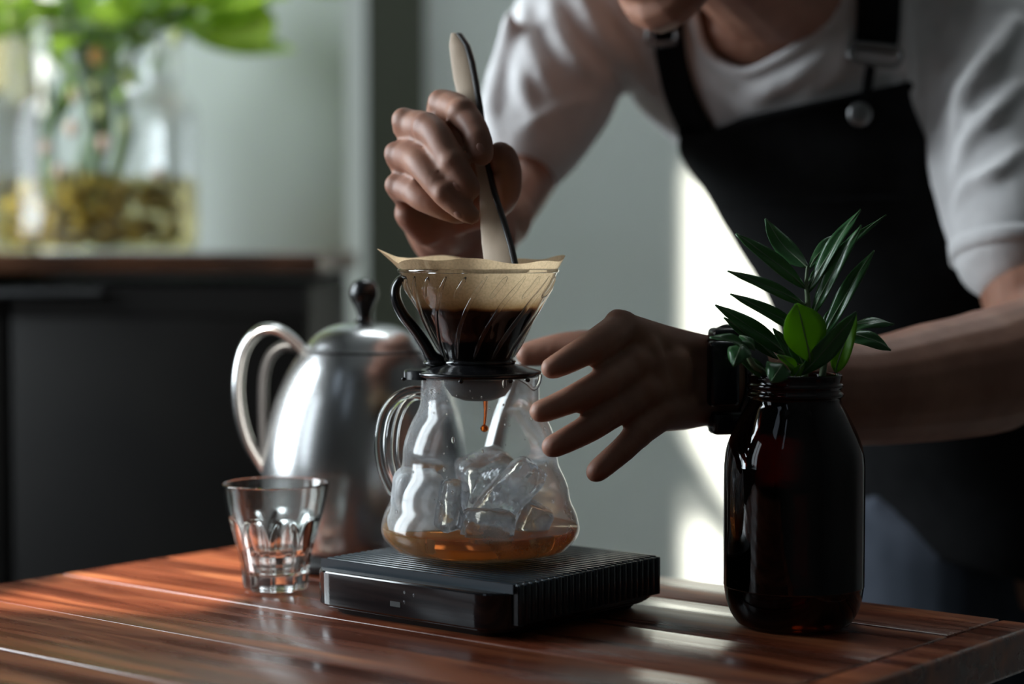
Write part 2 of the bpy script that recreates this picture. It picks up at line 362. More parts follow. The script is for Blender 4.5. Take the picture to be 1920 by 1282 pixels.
# ------------------------------------------------------------------ cabinet
CY = 2.1; ctop = Z(474, CY); cxr = X(600, CY)
cb = thing('cabinet', 'low dark cabinet under the big jar, left background', 'cabinet')
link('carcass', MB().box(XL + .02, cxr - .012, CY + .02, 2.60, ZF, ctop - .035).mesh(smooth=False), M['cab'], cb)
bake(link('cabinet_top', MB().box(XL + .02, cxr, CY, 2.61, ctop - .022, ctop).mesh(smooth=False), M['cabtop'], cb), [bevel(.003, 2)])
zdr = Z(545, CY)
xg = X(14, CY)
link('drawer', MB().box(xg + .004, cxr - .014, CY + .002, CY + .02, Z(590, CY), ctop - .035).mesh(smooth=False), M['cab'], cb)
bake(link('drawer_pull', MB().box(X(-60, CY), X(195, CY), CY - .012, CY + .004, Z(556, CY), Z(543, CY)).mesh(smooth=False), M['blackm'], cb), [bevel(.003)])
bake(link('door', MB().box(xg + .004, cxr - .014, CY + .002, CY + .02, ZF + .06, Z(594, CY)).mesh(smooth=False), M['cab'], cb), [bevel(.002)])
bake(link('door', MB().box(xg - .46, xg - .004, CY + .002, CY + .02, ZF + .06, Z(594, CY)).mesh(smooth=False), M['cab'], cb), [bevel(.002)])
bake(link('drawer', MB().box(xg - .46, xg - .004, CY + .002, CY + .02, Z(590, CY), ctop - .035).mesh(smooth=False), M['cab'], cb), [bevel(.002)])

# ------------------------------------------------------------------ big jar with plant (background)
JY = 2.36; jc = X(183, JY)
def jp(r, v): return (R(r, JY), max(Z(v, JY), ctop + .001))
jar = thing('glass_jar', 'big clear glass jar with roots in golden water on the dark cabinet', 'jar', (jc, JY, 0))
jl = [(0, ctop + .001), (R(180, JY), ctop + .001), jp(191, 462), jp(192, 440), jp(192, 250), jp(190, 205), jp(180, 182), jp(168, 174), jp(160, 160), jp(158, 80), jp(163, 62)]
link('jar_wall', MB().lathe(jl[1:], 64).mesh(), M['jar'], jar)
link('jar_rim', MB().torus((0, 0, jp(163, 60)[1]), R(163, JY), R(5, JY), 64).mesh(), M['rib'], jar)
gw = tag(link('water', MB().lathe([(0, ctop + .004), (R(176, JY), ctop + .004), (R(186, JY), Z(455, JY)), (R(187, JY), Z(335, JY)), (0, Z(335, JY))], 48, (jc, JY)).mesh(), thin_glass('yellowed_water', (.97, .93, .7), k=.6)),
         'yellowed water standing in the lower half of the big jar', 'water')
pb = MB(); rs = random.Random(3)
for k in range(170):
    a = rs.uniform(0, 6.28); r = R(165, JY) * math.sqrt(rs.random()); zz = ctop + .012 + rs.random() ** 1.3 * .07
    pb.ball((jc + r * math.cos(a), JY + r * math.sin(a), zz), (rs.uniform(.006, .013), rs.uniform(.006, .013), rs.uniform(.005, .009)), 8)
tag(link('pebbles', pb.mesh(), M['moss']), 'golden pebbles heaped at the bottom of the big jar', 'pebbles', kind='stuff')
def leaf_mesh(base, tip, wd, nrm=(0, -1, .3), bend=.1, cup=.15, n=12, m=6, shape=.9, mb=None):
    base, tip = Vector(base), Vector(tip); ax = tip - base; Ln = ax.length; t = ax.normalized(); nr = Vector(nrm); nr = (nr - t * nr.dot(t)).normalized(); sd = t.cross(nr).normalized()
    vs = []; fs = []
    for i in range(n + 1):
        s = i / n; w_ = wd * .5 * (math.sin(math.pi * min(1, s ** shape * .98 + .01)) ** .8) + wd * .012
        if s > .85: w_ *= 1 - (s - .85) * 2.2
        c = base + t * (Ln * s) + nr * (bend * Ln * math.sin(math.pi * s))
        for j in range(m + 1):
            q = (j / m - .5) * 2
            vs.append(c + sd * (w_ * q) + nr * (cup * w_ * (abs(q) ** 1.5) + .0006 * math.sin(9 * s + 4 * q)))
    for i in range(n):
        for j in range(m):
            a = i * (m + 1) + j; fs.append((a, a + 1, a + m + 2, a + m + 1))
    mb = mb or MB(); mb.add(vs, fs); return mb
bpnt = thing('jar_plant', 'bright green leafy plant growing out of the big jar', 'plant')
rs = random.Random(11)
for k in range(9):
    a = rs.uniform(0, 6.28); r0 = rs.uniform(.0, .05); up = Vector((jc - .01 + r0 * math.cos(a), JY + r0 * math.sin(a), Z(rs.uniform(60, 130), JY)))
    lo = Vector((jc - .02 + .04 * math.cos(a + 1), JY + .04 * math.sin(a + 1), Z(380, JY))); mid = (up + lo) / 2 + Vector((.012 * math.cos(a), .01, 0))
    tp = up + Vector((.22 * math.cos(a), .12 * math.sin(a), rs.uniform(.06, .2)))
    link('stem', MB().tube([lo, mid, up, tp], [.006, .007, .0055, .003], seg=8, sub=4).mesh(), M['stem' if k % 3 else 'bleaf'], bpnt)
    for q in range(3):
        tt = .5 + .25 * q; bb = up.lerp(tp, tt); an = a + (q - 1) * .8
        ln = rs.uniform(.10, .17)
        link('leaf', leaf_mesh(bb, bb + Vector((ln * math.cos(an), -.04 + ln * .5 * math.sin(an), rs.uniform(-.07, .04))), rs.uniform(.05, .085), (rs.uniform(-.4, .4), -.5, 1), -.12, .2).mesh(), M['bleaf'], bpnt)
for (u0, v0, u1, v1, wpx) in [(330, 60, 520, -10, 95), (250, 40, 430, 20, 90), (60, 60, -60, 30, 120), (180, 30, 60, 60, 80), (380, 10, 560, -60, 90), (200, 20, 300, 90, 60), (300, 0, 440, -40, 110), (20, 20, -90, 90, 90), (120, 10, 200, 90, 70)]:
    link('leaf', leaf_mesh(P(u0, v0, JY), P(u1, v1, JY - .06), R(wpx, JY), (.1, -.4, 1), -.12, .25).mesh(), M['bleaf'], bpnt)
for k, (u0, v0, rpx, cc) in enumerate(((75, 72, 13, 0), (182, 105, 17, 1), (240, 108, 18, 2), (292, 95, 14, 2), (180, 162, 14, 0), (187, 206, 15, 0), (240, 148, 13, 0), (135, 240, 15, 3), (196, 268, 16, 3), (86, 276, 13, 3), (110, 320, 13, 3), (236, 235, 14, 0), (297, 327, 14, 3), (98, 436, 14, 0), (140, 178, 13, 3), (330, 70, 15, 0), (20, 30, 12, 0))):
    link('node', MB().ball(P(u0, v0, JY - .07), (R(rpx, JY) * .8, R(rpx, JY) * .7, R(rpx, JY)), 12).mesh(), M['node%d' % cc], bpnt)  # glossy balls added to imitate out-of-focus glints among the stems
for k in range(46):
    u0, v0 = rs.uniform(-60, 400), rs.uniform(-60, 60); an = rs.uniform(-.6, 3.7); ln = rs.uniform(50, 120)
    if u0 > 280 and v0 > 20: continue
    link('leaf', leaf_mesh(P(u0, v0, JY + rs.uniform(-.12, .12)), P(u0 + ln * math.cos(an), v0 + ln * .6 * math.sin(an), JY + rs.uniform(-.15, .12)), R(rs.uniform(35, 80), JY), (rs.uniform(-.6, .4), -.6, rs.uniform(.2, 1)), -.15, .25, 8, 4).mesh(), M['bleaf'], bpnt)
for k in range(12):
    u0, v0 = rs.uniform(90, 290), rs.uniform(70, 210)
    link('leaf', leaf_mesh(P(u0, v0, JY + rs.uniform(-.08, .08)), P(u0 + rs.uniform(-50, 50), v0 + rs.uniform(-60, -20), JY + rs.uniform(-.08, .08)), R(rs.uniform(22, 40), JY), (rs.uniform(-.9, .2), -.6, rs.uniform(.2, 1)), -.15, .25, 8, 4).mesh(), M['bleaf'], bpnt)
for k in range(16):
    a = rs.uniform(0, 6.28); r = rs.uniform(.02, .10); p0 = Vector((jc - .02 + .03 * math.cos(a), JY + .03 * math.sin(a), Z(rs.uniform(300, 380), JY)))
    link('root', MB().tube([p0, p0 + Vector((r * .5 * math.cos(a), r * .5 * math.sin(a), -.03)), Vector((jc - .02 + r * math.cos(a), JY + r * .9 * math.sin(a), ctop + .03))], [.004, .003, .0015], seg=6, sub=4).mesh(), M['root'], bpnt)

# ------------------------------------------------------------------ table
AX = Vector((.632, .775, 0)); BX = Vector((.775, -.632, 0)); AX.normalize(); BX.normalize()
rzT = math.atan2(BX.y, BX.x)                     # local x along the planks, local y towards the far side
b0, b1, a1 = -1.130, -.514, 1.142
org = BX * b0 + AX * a1; LB = b1 - b0; TH_T = .026
tb = thing('table', 'reddish brown plank table holding scale, bottle and glass', 'table', (org.x, org.y, 0), rzT)
seams = [a1, 1.073, .979, .884, .790, .696, .602, .508, .414, .33]
for i in range(len(seams) - 1):
    y1 = seams[i] - a1 - (0 if i == 0 else .0006); y0 = seams[i + 1] - a1 + .0006
    g = random.uniform(-.0003, .0002)
    mbb = MB().box(0, LB - .028, y0, y1, -TH_T, g if i else 0)
    bake(link('plank', mbb.mesh(smooth=False), wd, tb), [bevel(.0011, 2)])
o = bake(link('edge_board', MB().box(LB - .027, LB, seams[-1] - a1, 0, -TH_T, .0).mesh(smooth=False), wd, tb), [bevel(.003, 3)])
for nm_, bx_ in (('apron_rail', (.05, LB - .05, -.06, -.035)), ('apron_rail', (.05, LB - .05, seams[-1] - a1 + .035, seams[-1] - a1 + .06))):
    link(nm_, MB().box(bx_[0], bx_[1], bx_[2], bx_[3], -.10, -TH_T).mesh(smooth=False), M['cab'], tb)
for x_ in (.05, LB - .05):
    link('apron_rail', MB().box(x_ - .012, x_ + .012, seams[-1] - a1 + .05, -.05, -.10, -TH_T).mesh(smooth=False), M['cab'], tb)
    for y_ in (-.05, seams[-1] - a1 + .05):
        link('leg', MB().box(x_ - .022, x_ + .022, y_ - .022, y_ + .022, ZF, -TH_T).mesh(smooth=False), M['cab'], tb)

# ------------------------------------------------------------------ scale
def rrect(hx, hy, r, n=8):
    pts = []
    for (cx_, cy_, a0) in ((hx - r, hy - r, 0), (-hx + r, hy - r, 90), (-hx + r, -hy + r, 180), (hx - r, -hy + r, 270)):
        for k in range(n + 1):
            a = math.radians(a0 + 90 * k / n); pts.append((cx_ + r * math.cos(a), cy_ + r * math.sin(a)))
    return pts
def extr(mb, layers):
    vs = []; fs = []; n = len(layers[0][0])
    for (pts, z) in layers: vs += [(x, y, z) for (x, y) in pts]
    for i in range(len(layers) - 1):
        for k in range(n): l = (k + 1) % n; fs.append((i * n + k, i * n + l, (i + 1) * n + l, (i + 1) * n + k))
    fs.append(tuple(range(n))[::-1]); fs.append(tuple((len(layers) - 1) * n + k for k in range(n)))
    return mb.add(vs, fs)
S0 = Vector((-.0165, 1.2635, 0)); rzS = math.atan2(-.64, .768); ST = .0335
scl = thing('kitchen_scale', 'black glossy coffee scale with ribbed top under the glass server', 'scale', (S0.x, S0.y, 0), rzS)
hx = .081; zt = .0275; zb = .0055
o = link('housing', extr(MB(), [(rrect(hx - .0015, hx - .0015, .0205), zb), (rrect(hx, hx, .022), zb + .0012), (rrect(hx, hx, .022), zt - .0012), (rrect(hx - .0005, hx - .0005, .0215), zt - .0004), (rrect(hx - .0014, hx - .0014, .0206), zt)]).mesh(), M['black'], scl); flat_by_angle(o, 30)
o = link('base', extr(MB(), [(rrect(hx - .010, hx - .010, .018), .0), (rrect(hx - .006, hx - .006, .018), zb)]).mesh(), M['blackm'], scl); flat_by_angle(o)
o = link('lower_rim', extr(MB(), [(rrect(hx - .004, hx - .004, .019), .0040), (rrect(hx - .003, hx - .003, .019), .0048), (rrect(hx - .004, hx - .004, .019), .0056)]).mesh(), M['black'], scl)
# usb port on the near left face
for (dx, w_, m_, d) in ((0, .0042, 'port', .0003),):
    link('usb_port', MB().box(-.003 - w_, -.003 + w_, -hx - d, -hx + .001, .0135 - w_ * .38, .0135 + w_ * .38).mesh(smooth=False), M[m_], scl)
for (x_, z_) in ((.0045, .0215), (.0045, .0155), (.012, .0205)):
    link('water_bead', MB().ball((x_, -hx, z_), (.0009, .0005, .0011), 10).mesh(), M['rib'], scl)
# ribbed pad: ribs run along local x and fold down the right side
px0, px1, py0, py1 = -.0765, .0815, -.069, .073
link('pad_plate', MB().box(px0, px1, py0, py1, zt, ST - .0018).mesh(smooth=False), M['rubber'], scl)
nr = 24; pit = (py1 - py0) / nr
for k in range(nr):
    y_ = py0 + pit * (k + .5); h2 = pit * .37
    vs = []; mbb = MB()
    prof = [(-h2, 0), (-h2 * .8, .0018), (h2 * .8, .0018), (h2, 0)]
    n0 = len(mbb.v); vs = [(px0 + .002, y_ + a, ST - .0018 + b) for a, b in prof] + [(px1, y_ + a, ST - .0018 + b) for a, b in prof]
    mbb.add(vs, [(0, 1, 2, 3), (4, 7, 6, 5), (0, 4, 5, 1), (1, 5, 6, 2), (2, 6, 7, 3), (0, 3, 7, 4)])
    mbb.box(px1 - .002, px1 + .0030, y_ - h2 * .9, y_ + h2 * .9, .010, ST - .0006)
    bake(link('rib', mbb.mesh(smooth=False), M['rubber'], scl), [bevel(.0004, 1)])
link('pad_side', MB().box(px1 - .001, px1 + .0018, py0, py1, .009, ST - .0015).mesh(smooth=False), M['rubber'], scl)
link('pad_lip', MB().box(px0, px1, py0 - .0022, py0, zt, ST - .0005).mesh(smooth=False), M['rubber'], scl)

# ------------------------------------------------------------------ glass server
SY = 1.262; sx = X(900, SY)
def sp(r, v): return (R(r, SY), Z(v, SY) if v < 1030 else ST + (1056 - v) * .00034 + .0004)
prof = [(90, 1056), (112, 1050), (136, 1040), (157, 1029), (173, 1017), (182, 1006), (186.5, 994), (186.5, 984), (183, 968), (178, 955), (171.5, 942), (168.5, 930), (166, 914), (160.5, 898), (152, 881), (147, 868), (145.5, 855), (145, 842), (142.5, 828), (137.5, 812), (133, 800), (126.5, 786), (118, 771), (112.5, 755), (111.5, 735), (111, 718), (111.5, 706), (113, 699)]
sv = thing('coffee_server', 'wavy misted glass coffee server standing on the black scale', 'carafe', (sx, SY, 0))
pl = [sp(r, v) for r, v in prof]
def smoothprof(p, n=4):
    o_ = []
    for i in range(len(p) - 1):
        a, b, c, d = p[max(i - 1, 0)], p[i], p[i + 1], p[min(i + 2, len(p) - 1)]
        for k in range(n):
            t = k / n; o_.append(tuple(.5 * (2 * b[q] + (c[q] - a[q]) * t + (2 * a[q] - 5 * b[q] + 4 * c[q] - d[q]) * t * t + (3 * b[q] - a[q] - 3 * c[q] + d[q]) * t ** 3) for q in (0, 1)))
    o_.append(p[-1]); return o_
pls = smoothprof(pl, 3)
body = link('glass_body', MB().lathe([(0, ST + .0006), (R(60, SY), ST + .0004)] + pls, 96).mesh(), M['server'], sv)
link('rim', MB().torus((0, 0, pl[-1][1]), pl[-1][0], .0011, 96, 8).mesh(), M['rib'], sv)
# pouring spout notch at the right of the rim
link('spout', MB().tube([Vector((R(x_, SY), -.012, Z(y_, SY))) for x_, y_ in ((70, 706), (88, 716), (101, 727), (110, 716), (113, 702))], .0012, seg=8, sub=4).mesh(), M['rib'], sv)
hp = [(-112, 738), (-132, 738), (-160, 751), (-180, 778), (-189, 815), (-190, 850), (-184, 885), (-174, 910), (-166, 925)]
link('handle', MB().tube([Vector((R(u, SY), .012, Z(v, SY))) for u, v in hp], [(.0040, .0042)] * len(hp), up=(0, 1, 0), seg=16, sub=5).mesh(), M['rib'], sv)
hp = [(-110, 745), (-128, 748), (-146, 765), (-158, 795), (-163, 830), (-163, 860), (-158, 885), (-158, 905)]
link('handle_inner_edge', MB().tube([Vector((R(u, SY), .012, Z(v, SY))) for u, v in hp], .0026, seg=12, sub=5).mesh(), M['rib'], sv)
# condensation beads
bv = BVHTree.FromPolygons([v.co for v in body.data.vertices], [p.vertices for p in body.data.polygons])
dm = MB(); rs = random.Random(5)
for k in range(70):
    a = rs.uniform(-math.pi, 0); zz = rs.uniform(Z(960, SY), Z(725, SY)); d = Vector((math.cos(a), math.sin(a), 0))
    h_ = bv.ray_cast(Vector((0, 0, zz)), d)
    if h_[0] is None: continue
    r = rs.choice([.0003, .0004, .0005, .0006, .0009]); dm.ball(h_[0], (r, r, r * rs.uniform(1, 2.2)), 8)
for (u, v, r) in ((946, 712, .0017), (852, 815, .0012), (905, 803, .0), (815, 1000, .0008)):
    if r: dm.ball(Vector((R(u - 900, SY), -math.sqrt(max(R(112, SY) ** 2 - R(u - 900, SY) ** 2, 0)), Z(v, SY))), (r, r * .5, r * 1.8), 12)
tag(link('droplets', dm.mesh(), M['water'], sv), kind='stuff')

# coffee in the server
lv = Z(985, SY)
cp = [(0, ST + .0016)] + [(r - .0011, max(z + .0006, ST + .0016)) for r, z in pls if z < lv - .0005] + [(R(185.5, SY) - .0008, lv), (0, lv)]
tag(link('brewed_coffee', MB().lathe(cp, 96, (sx, SY)).mesh(), M['coffee']), 'amber coffee pooled at the bottom of the glass server', 'coffee')
# ice
def ice(name_label, u, v, wpx, hpx, yo, rot, seed, dpx=None, group='ice pieces in the glass server', hole=False, taper=0):
    Yc = SY + yo; hx_, hz_ = R(wpx, Yc) / 2, R(hpx, Yc) / 2; hy_ = R(dpx or (wpx + hpx) / 2 * .8, Yc) / 2
    bm = bmesh.new(); bmesh.ops.create_cube(bm, size=2); bmesh.ops.subdivide_edges(bm, edges=bm.edges[:], cuts=9, use_grid_fill=True)
    rr = .38
    for vtx in bm.verts:
        c = vtx.co.copy(); inn = Vector([max(-1 + rr, min(1 - rr, q)) for q in c]); d = c - inn
        if d.length > 1e-6: c = inn + d.normalized() * rr
        nz = noise.noise_vector(c * 1.3 + Vector((seed * 3.1, seed, 0))) * .16 + noise.noise_vector(c * 4 + Vector((seed, 0, 0))) * .04
        c += nz
        if hole:
            rr_ = math.hypot(c.x, c.z)
            if rr_ < .5 and c.y < 0: c.y += .9 * math.cos(rr_ / .5 * math.pi / 2)
        c.x *= 1 + taper * c.z
        vtx.co = Vector((c.x * hx_, c.y * hy_, c.z * hz_))
    me = bpy.data.meshes.new('ice'); bm.to_mesh(me); bm.free(); me.polygons.foreach_set('use_smooth', [True] * len(me.polygons))
    o = link('ice_cube', me, M['milky_ice'] if seed == 1 else M['ice']); o.location = P(u, v, Yc); o.rotation_euler = rot
    return tag(o, name_label, 'ice', group)
ice('tall milky ice block at the left wall of the server', 784, 942, 98, 118, -.012, (.1, .05, .2), 1, 90, taper=-.08)
ice('narrow ice piece just right of the tall left block', 846, 946, 46, 92, -.026, (0, .12, .5), 2, 60)
ice('topmost ice block behind the tilted one', 912, 893, 104, 86, .030, (.2, -.25, .3), 3, 90)
ice('tilted ice block leaning up to the right in the server', 952, 927, 72, 150, -.010, (.1, .75, .1), 4, 70)
ice('hollow round ice ring half sunk in the coffee', 915, 984, 92, 58, -.040, (0, .1, .2), 5, 60, hole=True)
ice('smallest ice chunk at the right above the coffee', 1000, 975, 56, 64, -.015, (.3, .4, .3), 6, 50)
# drip falling from the dripper
dp_ = MB().tube([Vector((sx + R(10, SY), SY, Z(748, SY))), Vector((sx + R(10, SY), SY, Z(775, SY))), Vector((sx + R(8, SY), SY, Z(798, SY)))], [.0016, .0010, .0007], seg=8)
dp_.ball((sx + R(8, SY), SY, Z(803, SY)), (.0026, .0026, .0024), 14)
tag(link('coffee_drip', dp_.mesh(), M['drop']), 'thin amber stream of coffee dripping inside the server', 'coffee')

# ------------------------------------------------------------------ dripper
dx = X(897, SY)
dr = thing('coffee_dripper', 'glass coffee dripper cone with black collar and handle atop the server', 'dripper', (dx, SY, 0))
cpf = [(64, 678), (70, 664), (77, 650), (85, 636), (93, 620), (103, 602), (112, 586), (118, 572), (126, 558), (134, 545), (140, 534), (144, 522), (148, 510), (149.5, 505)]
cps = smoothprof([(R(r, SY), Z(v, SY)) for r, v in cpf], 3)
link('glass_cone', MB().lathe(cps, 128).mesh(), M['cone'], dr)
# remove end caps of the cone
me = dr.children[0].data; bm = bmesh.new(); bm.from_mesh(me); bmesh.ops.delete(bm, geom=[f_ for f_ in bm.faces if len(f_.verts) > 10], context='FACES'); bm.to_mesh(me); bm.free()
link('glass_rim', MB().torus((0, 0, Z(507, SY)), R(148, SY), .0012, 128, 10, .0014).mesh(), M['rib'], dr)
link('glass_foot', MB().torus((0, 0, Z(678, SY)), R(66, SY), .0016, 96, 8).mesh(), M['rib'], dr)
def cr(z):
    for (r0, z0), (r1, z1) in zip(cps, cps[1:]):
        if z0 <= z <= z1: return r0 + (r1 - r0) * (z - z0) / (z1 - z0)
    return cps[-1][0]
ztop_, zbot_ = Z(518, SY), Z(668, SY)
NR = 24
for k in range(NR):
    long_ = k % 2 == 0; zb_ = zbot_ if long_ else Z(556, SY); pts = []
    for q in range(8):
        t = q / 7; z = ztop_ + (zb_ - ztop_) * t; fr_ = (ztop_ - z) / (ztop_ - zbot_)
        a = 2 * math.pi * k / NR + .12 - fr_ * .75; r = cr(z) - .0004
        pts.append((r * math.cos(a), r * math.sin(a), z))
    link('rib', MB().tube(pts, [.0006] + [.0015] * 6 + [.0006], seg=8, sub=2).mesh(), M['rib'], dr)
# black collar
zc0, zc1 = Z(706, SY), Z(692, SY)
pm = MB().lathe([(R(55, SY), zc0 + .001), (R(112, SY), zc0), (R(118, SY), zc0 + .001), (R(119, SY), zc0 + .003), (R(116, SY), zc1 - .001), (R(100, SY), zc1 + .0006), (R(68, SY), Z(682, SY)), (R(66, SY), Z(677, SY)), (R(58, SY), Z(680, SY))], 96, close=True)
pm.lathe([(0, Z(684, SY)), (R(60, SY), Z(684, SY)), (R(60, SY), Z(681, SY)), (0, Z(681, SY))], 48)
link('collar', pm.mesh(), M['handle'], dr)
lobe = []
for k in range(25):
    a = math.radians(90 + 180 * k / 24); lobe.append((R(-88, SY) + R(52, SY) * math.cos(a), R(52, SY) * math.sin(a)))
lobe = [(R(-60, SY), lobe[0][1])] + lobe + [(R(-60, SY), lobe[-1][1])]
o = link('collar_tab', extr(MB(), [(lobe, zc0 - .0012), (lobe, zc1 - .0012), ([(x_ * .985, y_ * .96) for x_, y_ in lobe], zc1 - .0002)]).mesh(), M['handle'], dr); flat_by_angle(o)
link('outlet', MB().lathe([(R(66, SY), zc0 + .002), (R(64, SY), Z(722, SY)), (R(50, SY), Z(742, SY)), (R(28, SY), Z(750, SY)), (R(14, SY), Z(750, SY)), (R(12, SY), Z(740, SY))], 48).mesh(), M['blackm'], dr)
hh = [(-74, 676), (-88, 668), (-101, 645), (-120, 617), (-141, 590), (-154, 562), (-155, 540), (-147, 524), (-139, 519)]
link('handle', MB().tube([Vector((R(u, SY), 0, Z(v, SY))) for u, v in hh], [(.0075, .0040), (.0075, .0045), (.0072, .0042), (.0070, .0038), (.0070, .0036), (.0070, .0034), (.0070, .0032), (.0066, .0026), (.005, .0015)], up=(1, 0, 0), seg=16, sub=5).mesh(), M['handle'], dr)
link('handle_foot', MB().ball((R(-78, SY), 0, Z(680, SY)), (R(26, SY), .011, .0028), 20).mesh(), M['handle'], dr)
for u in (-138, -30, 60, 92):
    link('water_bead', MB().ball((R(u, SY), -math.sqrt(max(R(119, SY) ** 2 - R(min(abs(u), 112), SY) ** 2, 0)), zc0 - .0006), (.0016, .0012, .0013), 10).mesh(), M['handle'], dr)

# paper filter
pp = mat('tan_filter_paper', rough=.85); M['paper'] = pp
tc = N(pp, 'ShaderNodeTexCoord'); sp_ = N(pp, 'ShaderNodeSeparateXYZ'); L(pp, tc.outputs['Object'], sp_.inputs[0])
nz1 = N(pp, 'ShaderNodeTexNoise', Scale=45, Detail=3); L(pp, tc.outputs['Object'], nz1.inputs['Vector'])
ma = N(pp, 'ShaderNodeMath', operation='MULTIPLY_ADD'); L(pp, nz1.outputs['Fac'], ma.inputs[0]); ma.inputs[1].default_value = .006; L(pp, sp_.outputs['Z'], ma.inputs[2])
zlev = Z(578, SY)
mr = N(pp, 'ShaderNodeMapRange'); mr.inputs['From Min'].default_value = zlev - .035 + .003; mr.inputs['From Max'].default_value = zlev + .035 + .003; L(pp, ma.outputs[0], mr.inputs['Value'])
rp = ramp(pp, mr.outputs[0], [(.0, (.012, .005, .003)), (.485, (.014, .006, .003)), (.50, (.16, .06, .018)), (.52, (.50, .30, .13)), (.60, (.86, .63, .38)), (1, (.90, .68, .43))])
nz2 = N(pp, 'ShaderNodeTexNoise', Scale=700, Detail=3); L(pp, tc.outputs['Object'], nz2.inputs['Vector']); rq = ramp(pp, nz2.outputs['Fac'], [(.35, (.86, .84, .8)), (.6, (1, 1, 1))])
mxp = N(pp, 'ShaderNodeMix', data_type='RGBA', blend_type='MULTIPLY'); mxp.inputs[0].default_value = 1; L(pp, rp.outputs[0], mxp.inputs[6]); L(pp, rq.outputs[0], mxp.inputs[7])
L(pp, mxp.outputs[2], bsdf(pp).inputs['Base Color'])
tl = N(pp, 'ShaderNodeBsdfTranslucent'); L(pp, mxp.outputs[2], tl.inputs[0]); xs = N(pp, 'ShaderNodeMixShader'); xs.inputs[0].default_value = .72
L(pp, bsdf(pp).outputs[0], xs.inputs[1]); L(pp, tl.outputs[0], xs.inputs[2]); L(pp, xs.outputs[0], out(pp).inputs['Surface'])
vs = []; fs = []; nseg = 160; rows = 26
for i in range(rows + 1):
    t = i / rows
    for k in range(nseg):
        a = 2 * math.pi * k / nseg
        top = Z(488, SY) + .0012 * math.sin(3 * a + 1) + .0009 * math.sin(7 * a) + (.0012 if math.sin(a) > 0 else 0)
        da = (a - math.pi + math.pi) % (2 * math.pi) - math.pi                     # fold tab on the left side
        tabw = math.exp(-((a - math.pi * .97) / .10) ** 2)
        top += .0065 * tabw
        zbt = Z(677, SY); z = zbt + (top - zbt) * t
        rg = min(cr(min(z, Z(506, SY))) - .0016, R(62 + (z - Z(672, SY)) / (Z(508, SY) - Z(672, SY)) * 86, SY) - .0010 + 0)
        if z > Z(508, SY): rg = R(145, SY) + (z - Z(508, SY)) * .55
        rg += (.0008 * math.sin(5 * a + 2) + .0006 * math.sin(11 * a)) * t + tabw * .0085 * max(0, (t - .8) / .2)
        fold = math.exp(-((a - 4.02) / .03) ** 2); rg -= .0012 * fold * t
        vs.append((rg * math.cos(a), rg * math.sin(a), z))
for i in range(rows):
    for k in range(nseg):
        l = (k + 1) % nseg; fs.append((i * nseg + k, i * nseg + l, (i + 1) * nseg + l, (i + 1) * nseg + k))
fs.append(tuple(range(nseg))[::-1])
fo = link('paper_filter', MB().add(vs, fs).mesh(), pp); fo.location = (dx, SY, 0)
tag(fo, 'tan paper filter with wavy edge standing in the glass dripper', 'filter')
zs = zlev + .0004
ps = [(r - .0028, z) for r, z in cps if Z(672, SY) < z < zs]
ps = [(min(r, R(62 + (z - Z(672, SY)) / (Z(508, SY) - Z(672, SY)) * 86, SY) - .0024), z) for r, z in ps]
tag(link('coffee_slurry', MB().lathe([(0, ps[0][1])] + ps + [(0, ps[-1][1])], 72, (dx, SY)).mesh(), M['slurry']), 'dark wet coffee grounds filling the paper filter', 'coffee')

# ------------------------------------------------------------------ paddle
pdl = thing('stirring_paddle', 'flat bamboo stirring paddle with one dark edge held over the filter', 'paddle')
path = [(852, 62, 1.330, 5), (858, 85, 1.329, 15), (864, 115, 1.327, 18), (870, 150, 1.325, 19), (880, 200, 1.320, 17), (890, 250, 1.314, 13), (902, 310, 1.302, 10), (912, 360, 1.292, 12), (921, 410, 1.284, 20), (930, 460, 1.275, 26), (937, 500, 1.268, 28), (942, 530, 1.266, 27)]
vs = []; fs = []; n = len(path); vd = []
for (u, v, Y, hw) in path:
    c = P(u, v, Y); w3 = R(hw, Y) * 1.08; a = .55
    sd = Vector((1, -.5, -.06)).normalized(); nn = Vector((-.5, -1, 0)).normalized()
    th = .0016
    vs += [c - sd * w3 - nn * th, c + sd * w3 - nn * th, c + sd * w3 + nn * th, c - sd * w3 + nn * th]
    e = c + sd * (w3 + R(4.5, Y)); vd += [e - sd * R(5, Y) - nn * (th * 1.3), e + sd * R(4, Y) - nn * th * 1.3, e + sd * R(4, Y) + nn * th * 1.3, e - sd * R(5, Y) + nn * th * 1.3]
for i in range(n - 1):
    for k in range(4): l = (k + 1) % 4; fs.append((i * 4 + k, i * 4 + l, (i + 1) * 4 + l, (i + 1) * 4 + k))
fs += [(0, 3, 2, 1), tuple((n - 1) * 4 + k for k in range(4))]
bake(link('blade', MB().add(vs, fs).mesh(smooth=False), M['bamboo'], pdl), [bevel(.0006, 2)])
bake(link('dark_edge', MB().add(vd, fs).mesh(smooth=False), M['bamboo_dark'], pdl), [bevel(.0006, 2)])

